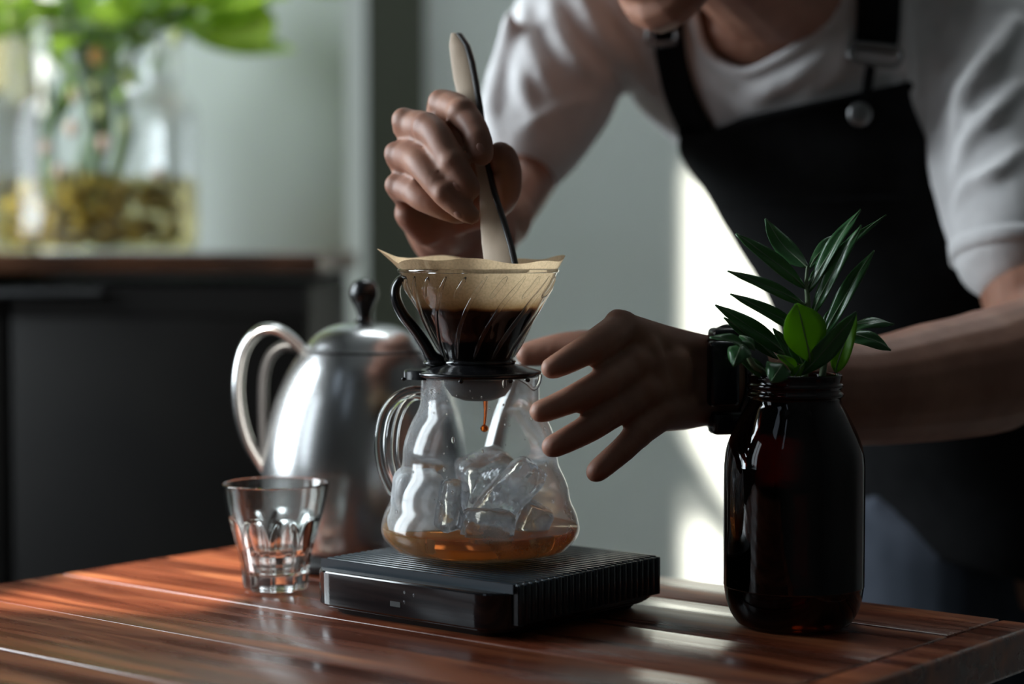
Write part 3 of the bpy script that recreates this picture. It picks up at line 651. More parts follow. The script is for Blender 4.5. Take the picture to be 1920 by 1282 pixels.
# ------------------------------------------------------------------ kettle
KY = 1.455; kx = X(683, KY)
kt = thing('kettle', 'brushed steel kettle with black lid knob behind the server', 'kettle', (kx, KY, 0))
def kp(r, v): return (R(r, KY), Z(v, KY))
kb = [(188, 1020), (192, 1005), (193, 950), (192, 880), (187, 830), (178, 785), (166, 745), (152, 712), (136, 682), (119, 658)]
link('body', MB().lathe(smoothprof([kp(*q) for q in kb], 4), 96).mesh(), M['steel'], kt)
lb = [(117, 657), (112, 651), (100, 636), (82, 621), (58, 610), (30, 605), (0, 604)]
link('lid', MB().lathe(smoothprof([kp(*q) for q in lb], 4), 96).mesh(), M['steel'], kt)
link('lid_seam', MB().torus((0, 0, Z(657, KY)), R(118, KY), .0008, 96, 8).mesh(), M['blackm'], kt)
kn = [(22, 606), (14, 598), (13, 590), (18, 575), (25, 560), (27, 547), (22, 532), (12, 524), (0, 521)]
link('knob', MB().lathe(smoothprof([kp(*q) for q in kn], 4), 40).mesh(), M['handle'], kt)
link('power_base', MB().lathe([(.066, .0), (.0735, .002), (.0745, .012), (R(190, KY), Z(1026, KY)), (R(189, KY), Z(1019, KY))], 80).mesh(), M['blackm'], kt)
hk = [(574, 668), (552, 640), (520, 618), (485, 622), (458, 656), (447, 712), (450, 770), (465, 825), (486, 862), (502, 885)]
link('handle', MB().tube([P(u, v, KY) - Vector((kx, KY, 0)) for u, v in hk], [(.0045, .0085)] * 10, up=(0, 1, 0), seg=16, sub=5).mesh(), M['steel'], kt)
hk2 = [(566, 655), (550, 650), (528, 650), (506, 668), (494, 705), (492, 760), (494, 815), (497, 850)]
link('handle_grip', MB().tube([P(u, v, KY) - Vector((kx, KY, 0)) + Vector((0, .004, 0)) for u, v in hk2], [(.0042, .0075)] * 8, up=(0, 1, 0), seg=14, sub=4).mesh(), M['blackm'], kt)
sp2 = [Vector((.05, .055, .03)), Vector((.085, .07, .05)), Vector((.10, .08, .10)), Vector((.115, .09, .14))]
link('spout', MB().tube(sp2, [.010, .008, .0055, .0045], seg=14).mesh(), M['steel'], kt)

# ------------------------------------------------------------------ drinking glass
GY = 1.335; gx = X(515, GY)
gt = thing('drinking_glass', 'small faceted clear drinking glass at the left of the scale', 'glass', (gx, GY, 0))
def lobed(prof, dep, seg=144, nl=9, za=None, zb=None, ph=.2):
    vs = []; fs = []
    for (r, z) in prof:
        for k in range(seg):
            a = 2 * math.pi * k / seg; q = abs(math.sin(nl * (a + ph) / 2))
            top = za - (za - zb) * .38 * (1 - q ** .5) if za else 0
            e = 0
            if za and z < za:
                lim = za - (1 - q) ** 1.5 * .022
                e = 1 / (1 + math.exp(-(lim - z) / .0012))
            rr = r - dep * e * (q ** .7)
            vs.append((rr * math.cos(a), rr * math.sin(a), z))
    n = len(prof)
    for i in range(n - 1):
        for k in range(seg): l = (k + 1) % seg; fs.append((i * seg + k, i * seg + l, (i + 1) * seg + l, (i + 1) * seg + k))
    return vs, fs, n, seg
def gp(r, v): return (R(r, GY), Z(v, GY))
zt_ = Z(903, GY)
go_ = [(R(57, GY), .0006), (R(62, GY), .0022), (R(64, GY), .006), (R(67, GY), .016), (R(72, GY), .026), (R(79, GY), .036), (R(86, GY), .046), (R(93, GY), .056), (R(99, GY), zt_ - .006), (R(101, GY), zt_ - .001)]
op = smoothprof(go_, 7)
vs, fs, n, seg = lobed(op, .0022, za=.050, zb=.01)
ip = smoothprof([(R(97.5, GY), zt_ - .0004), (R(93, GY), zt_ - .008), (R(84, GY), .050), (R(74, GY), .036), (R(64, GY), .024), (R(58, GY), .015), (R(50, GY), .0115), (R(20, GY), .0105)], 4)
vi = [(r * math.cos(2 * math.pi * k / seg), r * math.sin(2 * math.pi * k / seg), z) for r, z in ip for k in range(seg)]
base_n = len(vs); ni = len(ip); fi = [(base_n + i * seg + k, base_n + i * seg + (k + 1) % seg, base_n + (i + 1) * seg + (k + 1) % seg, base_n + (i + 1) * seg + k) for i in range(ni - 1) for k in range(seg)]
br = [((n - 1) * seg + k, (n - 1) * seg + (k + 1) % seg, base_n + (k + 1) % seg, base_n + k) for k in range(seg)]
fl = fs + fi + br + [tuple(range(seg))[::-1], tuple(base_n + (ni - 1) * seg + k for k in range(seg))]
link('tumbler_body', MB().add(vs + vi, fl).mesh(), M['tumbler'], gt)
wz = Z(1031, GY)
wp = [(0, .0112), (R(50, GY), .0122)] + [(r + .0001 - .0003, z) for r, z in reversed(ip) if .013 < z < wz] + [(R(66, GY), wz), (0, wz)]
tag(link('drinking_water', MB().lathe(wp, 64, (gx, GY)).mesh(), M['water']), 'little clear water in the bottom of the drinking glass', 'water')

# ------------------------------------------------------------------ amber bottle
BY = 1.206; bx = X(1491, BY)
bt = thing('amber_bottle', 'tall brown glass bottle with threaded neck holding green cuttings', 'bottle', (bx, BY, 0))
def bpz(r, v):
    return (R(r, BY), Z(v, BY))
bo = [(0, .0006), (R(92, BY), .0006), (R(106, BY), .0022), (R(118, BY), .008), (R(127, BY), .016), (R(131.5, BY), .026), bpz(132, 1080), bpz(132, 900), bpz(131, 865), bpz(128, 842), bpz(121, 820), bpz(111, 798), bpz(99, 775), bpz(89, 757), bpz(86, 748), bpz(88, 744), bpz(92, 741), bpz(92, 737), bpz(87.5, 732), bpz(87.5, 728), bpz(91, 724), bpz(91, 720), bpz(87, 716), bpz(88, 708), bpz(89, 703), bpz(86, 700)]
bos = bo[:2] + smoothprof(bo[2:15], 4) + smoothprof(bo[15:], 2)
bi = [(0, .007), (R(90, BY), .007)] + [(r - .0030, max(z, .009)) for r, z in smoothprof(bo[3:14], 3)] + [bpz(80, 748), bpz(80, 706), bpz(82, 701)]
loop = bos + bi[::-1]
vs = []
link('bottle_glass', MB().lathe(loop, 96).mesh(), M['amber'], bt)
bw = [(0, .0074), (R(88, BY), .0074)] + [(r - .0006, z) for r, z in bi[2:] if .010 < z < Z(915, BY)] + [(R(120, BY), Z(915, BY)), (0, Z(915, BY))]
tag(link('bottle_water', MB().lathe(bw, 64, (bx, BY)).mesh(), M['bottle_water']), 'water inside the tall brown bottle', 'water')

# ------------------------------------------------------------------ cuttings in the bottle
def PL(cx_, cy_, yo=0): return P(1300 + cx_ / 3.56, 380 + cy_ / 3.56, BY + yo)
def W3(w_): return R(w_ / 3.56, BY)
def sprig(label, stem, rad, leaves):
    t = thing('plant_cutting', label, 'plant', group='green cuttings in the brown bottle')
    link('stem', MB().tube(stem, rad, seg=10, sub=5).mesh(), M['stem'], t)
    for lf in leaves:
        b, tp, w_, nr_, bend, cup, mt = lf[:7]; shp = lf[7] if len(lf) > 7 else .9
        o = link('leaf', leaf_mesh(b, tp, w_, nr_, bend, cup, 14, 6, shp).mesh(), M[mt], t)
        mid = [o.data.vertices[i * 7 + 3].co.copy() for i in range(0, 15, 2)]; bake(o, [solid(.0004, 0)])
        link('midrib', MB().tube(mid, [.0006, .00055, .0005, .0005, .0004, .0004, .0003, .0002], seg=6, sub=2).mesh(), M['stem'], o)
foot = lambda du: Vector((bx + du, BY, Z(800, BY)))
sprig('tallest dark green cutting with long pointed leaves spreading both ways', [foot(.005), PL(745, 1100), PL(765, 700), PL(755, 560), PL(760, 430)], [.0022, .0022, .0018, .0013, .0008], [
    (PL(752, 575), PL(283, 208, -.004), W3(112), (.25, -1, .35), .05, .12, 'leaf'),
    (PL(765, 432), PL(480, 106, .012), W3(150), (.5, -.8, -.1), -.10, -.15, 'leaf'),
    (PL(755, 690), PL(228, 455, -.010), W3(86), (.1, -1, .45), .06, .15, 'leaf'),
    (PL(760, 880), PL(246, 608, -.004), W3(96), (.1, -1, .5), .05, .15, 'leaf'),
    (PL(770, 600), PL(1118, 45, -.006), W3(105), (-.7, -.7, .2), .06, .25, 'leaf'),
    (PL(790, 760), PL(1122, 150, -.012), W3(110), (-.6, -.8, .2), .05, .2, 'leaf'),
    (PL(775, 440), PL(1000, 200, .012), W3(95), (-.6, -.7, .3), .10, .2, 'leaf'),
    (PL(772, 520, .006), PL(1288, 80, .018), W3(70), (-.3, -.9, .4), .05, .2, 'leaf', .55),
])
sprig('cutting with two low dark leaves reaching furthest left', [foot(-.006), PL(700, 1120, .01), PL(560, 985, .01)], [.002, .002, .001], [
    (PL(640, 1030, .012), PL(146, 682, .006), W3(125), (.2, -1, .5), .05, .12, 'leaf'),
    (PL(560, 1040, .014), PL(204, 766, .012), W3(85), (.2, -1, .3), .03, .1, 'leaf'),
    (PL(700, 1090, .006), PL(532, 838, 0), W3(95), (.5, -.9, .1), .05, .2, 'leaf'),
    (PL(740, 1080, -.004), PL(640, 890, -.006), W3(95), (-.3, -1, .2), .05, .2, 'leaf'),
])
sprig('small cutting with curled round leaves drooping over the rim at left', [foot(-.014), PL(480, 1170, -.012), PL(400, 1080, -.020), PL(330, 960, -.022)], [.0024, .0024, .002, .001], [
    (PL(370, 985, -.022), PL(110, 897, -.026), W3(100), (.1, -.6, 1), .10, .3, 'leaf', .8),
    (PL(330, 950, -.024), PL(268, 1090, -.034), W3(150), (-.2, -1, .3), .22, -.35, 'leaf', .7),
    (PL(310, 890, -.016), PL(410, 985, -.022), W3(90), (.3, -.8, .7), .2, -.3, 'leaf', .7),
    (PL(600, 1080, -.016), PL(520, 1195, -.030), W3(190), (.1, -.8, .5), .22, -.35, 'leaf', .7),
    (PL(500, 1170, -.014), PL(290, 1010, -.02), W3(90), (.2, -1, .2), .05, .1, 'leaf', .9),
    (PL(690, 1140, -.014), PL(560, 1015, -.02), W3(80), (.3, -.9, .4), .15, .2, 'leafb', .8),
    (PL(660, 1180, -.018), PL(740, 1070, -.02), W3(60), (.1, -.9, .5), .1, .2, 'leafb', .8),
])
sprig('bright green cutting with broad upright leaves at the right of the neck', [foot(.012), PL(860, 1160, -.008), PL(880, 1000, -.008), PL(880, 860, -.004)], [.0024, .0022, .0018, .001], [
    (PL(780, 1060, -.018), PL(688, 672, -.022), W3(290), (.15, -1, .12), .06, .12, 'leafb', 1.15),
    (PL(715, 1150, -.014), PL(1088, 730, -.020), W3(150), (.5, -.85, .2), .04, .2, 'leaf', .9),
    (PL(950, 1130, -.006), PL(1086, 732, -.012), W3(150), (-.5, -.9, .1), .06, .25, 'leafb', .8),
    (PL(870, 900, .004), PL(1207, 318, .006), W3(115), (-.6, -.8, .1), .05, .25, 'leaf', .9),
    (PL(850, 830, .010), PL(960, 690, .01), W3(50), (-.5, -.8, .2), .05, .2, 'leaf', .9),
    (PL(1000, 850, .004), PL(1340, 812, -.006), W3(120), (0, -.7, 1), .12, -.15, 'leaf', .8),
    (PL(1010, 880, .012), PL(1318, 985, .004), W3(125), (.1, -.9, .6), .16, -.15, 'leaf', .8),
])

# ------------------------------------------------------------------ person
pe = thing('person', 'person in a white t-shirt and black bib apron leaning over the server', 'person')
def pr(pts, k=1): return [P(*q[:3]) for q in pts], [R(q[3], q[2]) * k for q in pts]
B = MB()
def limb(pts, up=None, seg=16, fl=None):
    p_, r_ = pr(pts)
    if fl: r_ = [(a, a * fl) for a in r_]
    B.tube(p_, r_, up=up, seg=seg, sub=5)
# torso skeleton shared by body, shirt and apron: v, centre u, half width px, Y, depth
TK = [(-150, 1430, 60, 1.66, .055), (-110, 1432, 150, 1.66, .075), (-50, 1440, 290, 1.67, .095), (60, 1460, 315, 1.69, .105), (200, 1500, 308, 1.70, .110), (300, 1572, 268, 1.70, .112), (440, 1662, 262, 1.71, .112), (600, 1738, 256, 1.72, .112), (800, 1800, 250, 1.73, .112), (1000, 1850, 250, 1.74, .115), (1150, 1870, 250, 1.75, .115)]
def TS(v, th, off=0):
    for a, b in zip(TK, TK[1:]):
        if a[0] <= v <= b[0]: break
    t = min(max((v - a[0]) / (b[0] - a[0]), 0), 1); q = [a[i] + (b[i] - a[i]) * t for i in range(5)]
    c = P(q[1], v, q[3]); return Vector((c.x + (R(q[2], q[3]) + off) * math.sin(th), q[3] - (q[4] + off) * math.cos(th), c.z))
def torso(mb, off, v0=-150, v1=1150, rows=34, seg=48):
    vs = []; fs = []
    for i in range(rows + 1):
        v = v0 + (v1 - v0) * i / rows
        for k in range(seg): vs.append(TS(v, 2 * math.pi * k / seg, off))
    for i in range(rows):
        for k in range(seg): l = (k + 1) % seg; fs.append((i * seg + k, i * seg + l, (i + 1) * seg + l, (i + 1) * seg + k))
    fs.append(tuple(range(seg))[::-1]); fs.append(tuple(rows * seg + k for k in range(seg)))
    mb.add(vs, fs)
torso(B, -.016)
# neck and head
chin = P(1222, 22, 1.43)
Fh = Vector((-.5, -.42, -.76)).normalized(); Uh = (Vector((0, 0, 1)) - Fh * Fh.z).normalized(); Sh = Fh.cross(Uh)
C0 = chin - Fh * .085 + Uh * .098
RH = Matrix((Sh, Fh, Uh)).transposed()
def hd_(s_, f_, u_): return C0 + Sh * s_ + Fh * f_ + Uh * u_
B.ball(hd_(0, -.012, .03), (.074, .092, .088), 28, RH)
B.ball(hd_(0, .028, -.02), (.064, .060, .078), 24, RH)
B.tube([hd_(-.056, -.005, -.045), hd_(-.045, .035, -.082), hd_(0, .076, -.100), hd_(.045, .035, -.082), hd_(.056, -.005, -.045)], [.016, .018, .021, .018, .016], seg=12)
B.ball(hd_(0, .066, -.070), (.034, .026, .034), 18, RH)
B.tube([hd_(0, .082, .018), hd_(0, .096, -.010), hd_(0, .106, -.028)], [.009, .011, .013], seg=12)
for s_ in (-1, 1):
    B.ball(hd_(s_ * .012, .094, -.030), (.009, .010, .008), 12, RH)
    B.ball(hd_(s_ * .036, .062, -.020), (.020, .018, .022), 14, RH)
    B.tube([hd_(s_ * .012, .086, .026), hd_(s_ * .032, .082, .031), hd_(s_ * .052, .064, .024)], [.007, .0075, .006], seg=10)
    B.ball(hd_(s_ * .074, -.012, -.012), (.007, .017, .028), 14, RH)
B.tube([P(1560, 60, 1.70), P(1470, -20, 1.62), C0 + Vector((.03, .03, -.03))], [.060, .056, .052], seg=20, sub=6)
B.ball(P(1432, 30, 1.622), (.054, .036, .050), 20)
# right arm (photo left): shoulder, elbow, wrist
limb([(1130, -30, 1.69, 105), (1060, 120, 1.685, 78), (1005, 285, 1.63, 64), (935, 400, 1.52, 62)], seg=18)
limb([(935, 405, 1.50, 66), (880, 420, 1.43, 64), (835, 425, 1.375, 56), (812, 400, 1.345, 50)], seg=18)
# right hand
RHJ = {'w': (818, 405, 1.350)}
for k, (mc, r) in enumerate((((826, 205, 1.322), 27), ((768, 238, 1.318), 27), ((752, 300, 1.316), 26), ((752, 358, 1.316), 24))):
    limb([(*RHJ['w'], 36), ((mc[0] + RHJ['w'][0]) / 2, (mc[1] + RHJ['w'][1]) / 2, 1.336, 33), (*mc, r)])
limb([(830, 300, 1.335, 40), (835, 380, 1.345, 44)])
limb([(800, 270, 1.332, 30), (790, 350, 1.332, 32)])
limb([(830, 198, 1.320, 31), (858, 206, 1.300, 30), (884, 236, 1.284, 28), (898, 266, 1.275, 26), (903, 288, 1.272, 24)])       # index
limb([(764, 236, 1.316, 30), (792, 236, 1.296, 29), (818, 252, 1.278, 28), (848, 304, 1.268, 27), (872, 340, 1.264, 24), (882, 354, 1.264, 21)])   # middle
limb([(750, 294, 1.314, 29), (770, 294, 1.296, 28), (792, 312, 1.278, 27), (835, 364, 1.266, 25), (870, 394, 1.264, 22), (884, 404, 1.264, 18)])   # ring
limb([(750, 352, 1.316, 27), (770, 356, 1.300, 26), (794, 374, 1.288, 24), (838, 396, 1.284, 19), (862, 404, 1.290, 17)])      # little
limb([(800, 400, 1.36, 50), (842, 436, 1.40, 74), (900, 440, 1.46, 74)])
limb([(770, 400, 1.330, 32), (800, 425, 1.345, 38)])
B.ball(P(885, 312, 1.338), (R(34, 1.34), .012, R(50, 1.34)), 16)
B.ball(P(805, 300, 1.325), (R(58, 1.32), .012, R(88, 1.32)), 18)
B.ball(P(835, 275, 1.315), (R(40, 1.32), .012, R(60, 1.32)), 18)
limb([(850, 400, 1.350, 44), (905, 390, 1.340, 36), (944, 366, 1.318, 30), (950, 326, 1.304, 29), (944, 298, 1.296, 28), (938, 288, 1.292, 24)])  # thumb
# knuckle bumps
for (u, v, Y, r) in ((826, 192, 1.314, 26), (758, 226, 1.309, 26), (742, 288, 1.308, 24), (741, 347, 1.310, 22)): B.ball(P(u, v, Y), R(r, Y), 14)
for (u, v, Y, r) in ((866, 212, 1.292, 31), (800, 238, 1.288, 30), (780, 300, 1.288, 29), (780, 360, 1.294, 26), (848, 304, 1.267, 28), (834, 362, 1.265, 26.5), (896, 262, 1.275, 27)): B.ball(P(u, v, Y), (R(r, Y) * 1.0, R(r, Y) * 1.02, R(r, Y) * .98), 16)
for (u, v, Y, r) in ((1108, 652, 1.211, 32), (1138, 713, 1.215, 31.5), (1148, 773, 1.217, 31), (1196, 814, 1.227, 28.5)): B.ball(P(u, v, Y), R(r, Y), 16)
# left arm (photo right)
limb([(1790, -20, 1.68, 110), (1850, 200, 1.67, 92), (1893, 420, 1.58, 84), (1955, 640, 1.47, 92)], seg=18)
limb([(1955, 650, 1.44, 100), (1860, 694, 1.41, 118), (1750, 716, 1.385, 113), (1600, 738, 1.35, 98), (1450, 728, 1.325, 90), (1335, 712, 1.300, 84)], seg=20)
# left hand
wl = (1322, 712, 1.296)
LHM = [(1172, 622, 1.240, 36), (1185, 680, 1.236, 36), (1205, 734, 1.238, 36), (1238, 776, 1.244, 34)]
for dy, m_ in zip((-40, -14, 14, 42), LHM):
    limb([(wl[0], wl[1] + dy, wl[2], 46), ((wl[0] + m_[0]) / 2, (wl[1] + dy + m_[1]) / 2 + (0 if dy > -30 else 4), 1.268, 42), m_])
limb([(1250, 690, 1.262, 50), (1250, 730, 1.262, 50)])
limb([(1205, 650, 1.245, 34), (1235, 740, 1.248, 34)])
limb([(1166, 612, 1.238, 33), (1130, 638, 1.218, 32), (1085, 664, 1.205, 28), (1048, 684, 1.196, 24), (1034, 690, 1.194, 21.5)])
limb([(1182, 684, 1.236, 33), (1140, 712, 1.216, 30), (1090, 740, 1.202, 28), (1035, 764, 1.192, 24), (1014, 771, 1.190, 22.5)])
limb([(1202, 738, 1.238, 33), (1150, 772, 1.218, 30), (1105, 802, 1.204, 28), (1052, 830, 1.194, 24), (1036, 837, 1.193, 22.5)])
limb([(1238, 778, 1.244, 32), (1198, 812, 1.228, 27), (1168, 842, 1.218, 25), (1128, 876, 1.208, 23), (1118, 884, 1.207, 21.5)])
limb([(1285, 668, 1.300, 44), (1210, 655, 1.312, 40), (1140, 652, 1.322, 35), (1070, 650, 1.330, 30), (1012, 660, 1.334, 27), (990, 664, 1.334, 24)])   # thumb behind the dripper
B.ball(P(1158, 604, 1.234), R(26, 1.234), 14)
# legs
for (hu, ku, hy) in ((1750, 1735, 1.74), (1950, 1990, 1.76)):
    B.tube([P(hu, 1000, hy), Vector((X(ku, 1.7), 1.66, -.36)), Vector((X(ku, 1.7), 1.74, -.68))], [.072, .050, .036], seg=18)
bo_ = link('body', B.mesh(), M['skin'], pe); bake(bo_, [remesh(.0021, 4, .5)])
print('body verts', len(bo_.data.vertices))
# face details
for s_ in (-1, 1):
    ey = link('eye', MB().ball(hd_(s_ * .031, .066, .008), (.0115, .0115, .0085), 16, RH).mesh(), M['eye'], pe)
    link('iris', MB().ball(hd_(s_ * .031, .0760, .006), (.0045, .0025, .0045), 12, RH).mesh(), M['iris'], ey)
link('lips', MB().tube([hd_(-.026, .080, -.062), hd_(-.010, .0925, -.064), hd_(0, .0945, -.064), hd_(.010, .0925, -.064), hd_(.026, .080, -.062)], [(.0030, .0030), (.0055, .0055), (.006, .006), (.0055, .0055), (.003, .003)], seg=12).mesh(), M['lip'], pe)
hm = MB(); hm.ball(hd_(0, -.022, .045), (.084, .098, .092), 32, RH)
hme = hm.mesh(); bm = bmesh.new(); bm.from_mesh(hme)
bmesh.ops.delete(bm, geom=[v for v in bm.verts if (v.co - C0).dot(Uh) < .035 and (v.co - C0).dot(Fh) > -.02 or (v.co - C0).dot(Uh) < -.03], context='VERTS'); bm.to_mesh(hme); bm.free()
bake(link('hair', hme, M['hair'], pe), [solid(.012, 0)])
body_bvh = BVHTree.FromPolygons([v.co for v in bo_.data.vertices], [p.vertices for p in bo_.data.polygons])
def nail(u, v, Y, du, dv, nrm, r=8):
    c = P(u, v, Y); ax = (P(u + du, v + dv, Y) - c).normalized(); n_ = Vector(nrm).normalized(); h_ = body_bvh.ray_cast(c + n_ * .03, -n_)
    if h_[0] is None: return
    n2 = h_[1]; ax = (ax - n2 * ax.dot(n2)).normalized(); s2 = ax.cross(n2)
    link('fingernail', MB().ball(h_[0] - n2 * .0009, (R(r, Y), R(r * 1.45, Y), .0013), 16, Matrix((s2, ax, n2)).transposed()).mesh(), M['nail'], pe)
nail(868, 338, 1.264, 1, 1.1, (-.55, -.8, -.5), 9); nail(866, 392, 1.264, 1, .75, (-.4, -.8, -.6), 8); nail(900, 280, 1.272, .5, 1, (.1, -1, .1), 8)
# trousers, shoes
tr = MB()
for (hu, ku, hy, kn_) in ((1750, 1735, 1.74, 1.66), (1950, 1990, 1.76, 1.68)):
    tr.tube([P(hu, 940, hy), P(hu - 8, 1060, hy - .02), Vector((X(ku, 1.7), kn_, -.36)), Vector((X(ku, 1.7), 1.74, -.70))], [.092, .094, .070, .058], seg=24, sub=8)
tr.ball(P(1850, 960, 1.75), (.150, .112, .10), 24)
for (a, b, c_) in (((1640, 940), (1760, 1030), (1850, 1180)), ((1650, 1000), (1740, 1080), (1800, 1200)), ((1920, 960), (1800, 1060), (1650, 1150))):
    tr.tube([P(a[0], a[1], 1.66), P(b[0], b[1], 1.648), P(c_[0], c_[1], 1.66)], [.006, .012, .008], seg=10)
bake(link('trousers', tr.mesh(), M['jeans'], pe), [remesh(.005, 4)])
for ku in (1735, 1990):
    x_ = X(ku, 1.7); sh = MB(); sh.tube([(x_, 1.78, -.715), (x_, 1.70, -.705), (x_, 1.60, -.725), (x_, 1.54, -.73)], [(.035, .035), (.04, .045), (.045, .024), (.035, .018)], up=(0, 0, 1), seg=16)
    link('shoe', sh.mesh(), M['shoe'], pe)
# t-shirt
def shirt_base(S):
    torso(S, 0, -150, 1000)
    for pts in ([(1160, -60, 1.67, 130), (1080, 60, 1.66, 126), (1028, 180, 1.64, 124), (985, 275, 1.605, 98)],
                [(1740, -60, 1.68, 120), (1830, 80, 1.66, 130), (1870, 260, 1.60, 122), (1885, 400, 1.55, 110), (1892, 466, 1.53, 108)],
                [(1250, -60, 1.67, 110), (1150, -50, 1.67, 120), (1090, 40, 1.66, 110)], [(1600, -80, 1.68, 100), (1760, -60, 1.68, 120)],
                [(1230, 60, 1.66, 110), (1150, 90, 1.66, 90)]):
        p_, r_ = pr(pts); S.tube(p_, r_, seg=24, sub=6)
S = MB(); shirt_base(S); tmp = link('tmp', S.mesh(), M['shirt']); bake(tmp, [remesh(.007, 4)])
sb = BVHTree.FromPolygons([v.co for v in tmp.data.vertices], [p.vertices for p in tmp.data.polygons]); bpy.data.objects.remove(tmp)
def hit(u, v, bvh=None, dflt=1.6, off=0):
    d = ray(u, v).normalized(); h_ = (bvh or sb).ray_cast(Vector((0, 0, H)), d)
    p_ = h_[0] if h_[0] is not None else P(u, v, dflt)
    return p_ - d * off
def ridge(S, pts, r, sink=.05):
    r *= 1.15
    S.tube([hit(u, v, off=-r * sink) for u, v in pts], [r * .5] + [r] * (len(pts) - 2) + [r * .4], seg=10, sub=5)
S = MB(); shirt_base(S)
for pts, r in (([(985, -5), (990, 70), (1010, 130), (1035, 185)], .008), ([(1030, -10), (1045, 60), (1085, 120), (1140, 160)], .008), ([(1085, -10), (1120, 60), (1180, 120), (1235, 190)], .008),
               ([(955, 30), (945, 110), (925, 200), (935, 260)], .009), ([(1150, -5), (1190, 60), (1240, 130), (1270, 210)], .006),
               ([(1110, 190), (1060, 200), (1000, 230), (960, 270)], .005), ([(975, 100), (980, 170), (1000, 220)], .007),
               ([(1340, 150), (1400, 200), (1460, 215)], .006), ([(1560, 90), (1500, 140), (1440, 170), (1380, 190)], .007), ([(1590, 60), (1570, 130), (1500, 180)], .006),
               ([(1700, -5), (1690, 90), (1700, 190), (1740, 300)], .008), ([(1740, 0), (1730, 100), (1745, 230), (1770, 360), (1790, 470)], .008), ([(1790, 10), (1770, 110), (1760, 200)], .007),
               ([(1905, 40), (1860, 110), (1810, 180), (1790, 250)], .009), ([(1915, 160), (1860, 220), (1815, 270), (1795, 330)], .008), ([(1918, 280), (1860, 330), (1815, 350), (1790, 400)], .007), ([(1800, 200), (1830, 240), (1800, 290)], .006)):
    ridge(S, pts, r)
shirt = link('t_shirt', S.mesh(), M['shirt'], pe)
# neckline band and hems
col = [(1290, -25), (1304, 25), (1318, 75), (1342, 108), (1375, 128), (1404, 128), (1430, 118), (1480, 90), (1530, 52), (1562, 5), (1575, -40)]
bake(shirt, [remesh(.0042, 4)])
cut = [P(u, v, 1.6) for u, v in col]
def inneck(u, v):
    c = False; poly = col + [(1560, -200), (1300, -200)]
    for i in range(len(poly)):
        (x1, y1), (x2, y2) = poly[i], poly[i - 1]
        if (y1 > v) != (y2 > v) and u < (x2 - x1) * (v - y1) / (y2 - y1) + x1: c = not c
    return c
def proj(p):
    q = p - Vector((0, 0, H)); fz = q.y * ct - q.z * st; uy = q.y * st + q.z * ct
    return 960 + F * q.x / fz, 641 - F * uy / fz
bm = bmesh.new(); bm.from_mesh(shirt.data)
kill = [v for v in bm.verts if v.co.y < 1.69 and inneck(*proj(v.co))]
bmesh.ops.delete(bm, geom=kill, context='VERTS'); bm.to_mesh(shirt.data); bm.free()
bb_ = BVHTree.FromPolygons([v.co for v in shirt.data.vertices], [p.vertices for p in shirt.data.polygons])
cpts = [hit(u + (-4 if u < 1370 else 4), v + 6, dflt=1.60, off=-.001) for u, v in col]
link('collar', MB().tube(cpts, [(.0045, .0035)] * len(cpts), seg=12, sub=6).mesh(), M['shirt'], shirt)
p_, r_ = pr([(1891, 455, 1.532, 112), (1893, 484, 1.528, 111)]); link('sleeve_hem', MB().tube(p_, r_, seg=40, sub=2, ends=False).mesh(), M['shirt'], shirt)
# apron bib over the torso
NV, NT = 60, 40; vs = []; fs = []
for i in range(NV + 1):
    s_ = i / NV
    for j in range(NT + 1):
        t = j / NT
        vtop = 258 + 8 * math.sin(min(t / .3, 1) * math.pi) - 78 * max(0, (t - .15) / .85) if t > 0 else 258
        vbot = 900 + 240 * t
        v = vtop + (vbot - vtop) * s_
        left = np.interp(v, [180, 255, 300, 380, 480, 1150], [-40, -60, -84, -115, -125, -125]); right = np.interp(v, [180, 300, 430, 600, 1150], [30, 24, 19, 24, 95])
        th = math.radians(left + (right - left) * t)
        vs.append(TS(v, th, .010 + .002 * math.sin(v * .03 + 5 * t)))
for i in range(NV):
    for j in range(NT): a = i * (NT + 1) + j; fs.append((a, a + 1, a + NT + 2, a + NT + 1))
ap = link('apron', MB().add(vs, fs).mesh(), M['apron'], pe); bake(ap, [solid(.004, 0)])
def apx(t, row=0): return Vector(vs[row * (NT + 1) + int(t * NT)])
link('hem', MB().tube([apx(t) for t in [k / 20 for k in range(21)]], .0040, seg=8, sub=2).mesh(), M['apron'], ap)
# pocket seam
pk = []
for k in range(9):
    t = k / 8; v = 385 - 6 * t; th = math.radians(-75 + 80 * t); pk.append(TS(v, th, .0135))
link('pocket_hem', MB().tube(pk, [.0028] * 9, seg=8, sub=3).mesh(), M['apron'], ap)
def ribbon(name, pts, wpx, m_, parent, off=.004, nw=4):
    vs = []; fs = []
    for i, (u, v) in enumerate(pts):
        u0, v0 = pts[max(i - 1, 0)]; u1, v1 = pts[min(i + 1, len(pts) - 1)]; d = Vector((u1 - u0, v1 - v0)).normalized(); nx, ny = -d.y, d.x
        w_ = wpx[i] if isinstance(wpx, list) else wpx
        for j in range(nw + 1):
            q = (j / nw - .5) * w_; vs.append(hit(u + nx * q, v + ny * q, bb_, 1.58, off))
    for i in range(len(pts) - 1):
        for j in range(nw): a = i * (nw + 1) + j; fs.append((a, a + 1, a + nw + 2, a + nw + 1))
    o = link(name, MB().add(vs, fs).mesh(), m_, parent); return bake(o, [solid(.003, 0)])
def dens(pts, n=4):
    o_ = smoothprof([tuple(map(float, q)) for q in pts], n); return o_
ribbon('strap', dens([(1250, -60), (1252, 0), (1254, 70), (1262, 130), (1284, 200), (1318, 268)]), 56, M['apron'], ap, .006)
ribbon('strap', dens([(1650, -60), (1648, 0), (1646, 60), (1642, 96)]), 78, M['apron'], ap, .007)
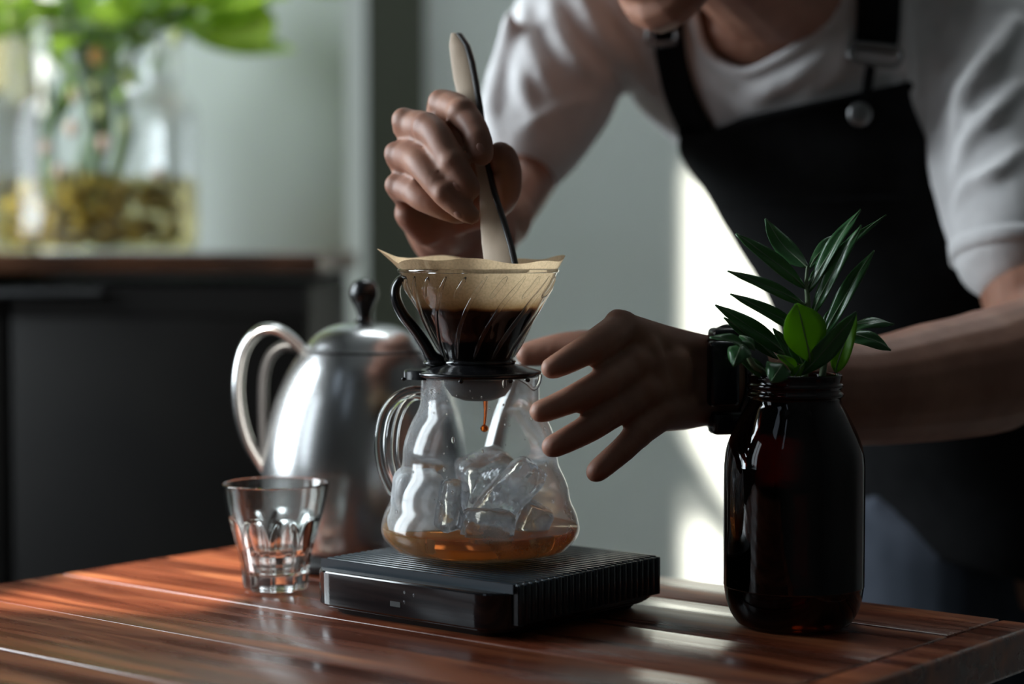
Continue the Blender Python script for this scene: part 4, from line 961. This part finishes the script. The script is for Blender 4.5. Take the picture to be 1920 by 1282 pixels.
ribbon('strap', dens([(1634, 120), (1628, 150), (1620, 215)]), 17, M['apron'], ap, .012)
by_ = hit(1640, 102, bb_, 1.6, .013).y
bk = [(1604, 82), (1676, 90), (1689, 100), (1686, 116), (1672, 124), (1606, 116), (1593, 106), (1594, 90), (1604, 82)]
link('buckle', MB().tube([P(u, v, by_) for u, v in bk], .0022, seg=8, sub=3).mesh(), M['brass'], ap)
q_ = hit(1612, 214, None, 1.6, .018)
link('button', MB().ball(q_, (.0095, .003, .0095), 20).mesh(), M['brass'], ap)
q_ = hit(1240, 66, bb_, 1.6, .012)
link('buckle', MB().tube([q_ + Vector(d) for d in ((-.010, 0, .006), (.010, 0, .006), (.010, 0, -.006), (-.010, 0, -.006), (-.010, 0, .006))], .0022, seg=8, sub=2).mesh(), M['brass'], ap)
# watch on the left wrist
wt = MB(); c1 = P(1345, 714, 1.302); c2 = P(1388, 716, 1.312)
axw = (c2 - c1).normalized()
wt.tube([c1, c2], [(R(90, 1.3), R(92, 1.3)), (R(93, 1.3), R(94, 1.3))], seg=40, sub=3, ends=False)
wo = link('watch', wt.mesh(), M['watch'], pe); flat_by_angle(wo)
for (u, v, Y, rx_, ry_, rz_) in ((1364, 634, 1.275, 33, 30, 20), (1356, 700, 1.262, 30, 16, 62), (1364, 792, 1.275, 34, 26, 22)):
    cbm = MB().box(-R(rx_, Y), R(rx_, Y), -R(ry_, Y), R(ry_, Y), -R(rz_, Y), R(rz_, Y)); cs_ = link('watch_case', cbm.mesh(), M['watch'], wo); cs_.location = P(u, v, Y); cs_.rotation_euler = (0, 0, .15)
    bake(cs_, [bevel(.0035, 3, 30)])
link('watch_bezel', MB().tube([P(1338, 626, 1.285), P(1362, 618, 1.284), P(1388, 622, 1.288)], [.003, .004, .003], seg=10).mesh(), M['watch'], wo)
for o in list(bpy.data.objects):
    if o.type == 'MESH' and len(o.data.materials) == 0: print('NOMAT', o.name)

if __import__('os').environ.get('DBG'):
    bpy.context.view_layer.update(); dg=bpy.context.evaluated_depsgraph_get()
    for p in ((-.25,1.4,.002),(-.3,1.35,.002),(-.2,1.35,.002),(.3,3.04,.1),(-.26,1.3,.01)):
        h_=sc.ray_cast(dg,Vector(p)-sund*.01,-sund); print('DBG',p,h_[0],h_[1],h_[4].name if h_[4] else None)
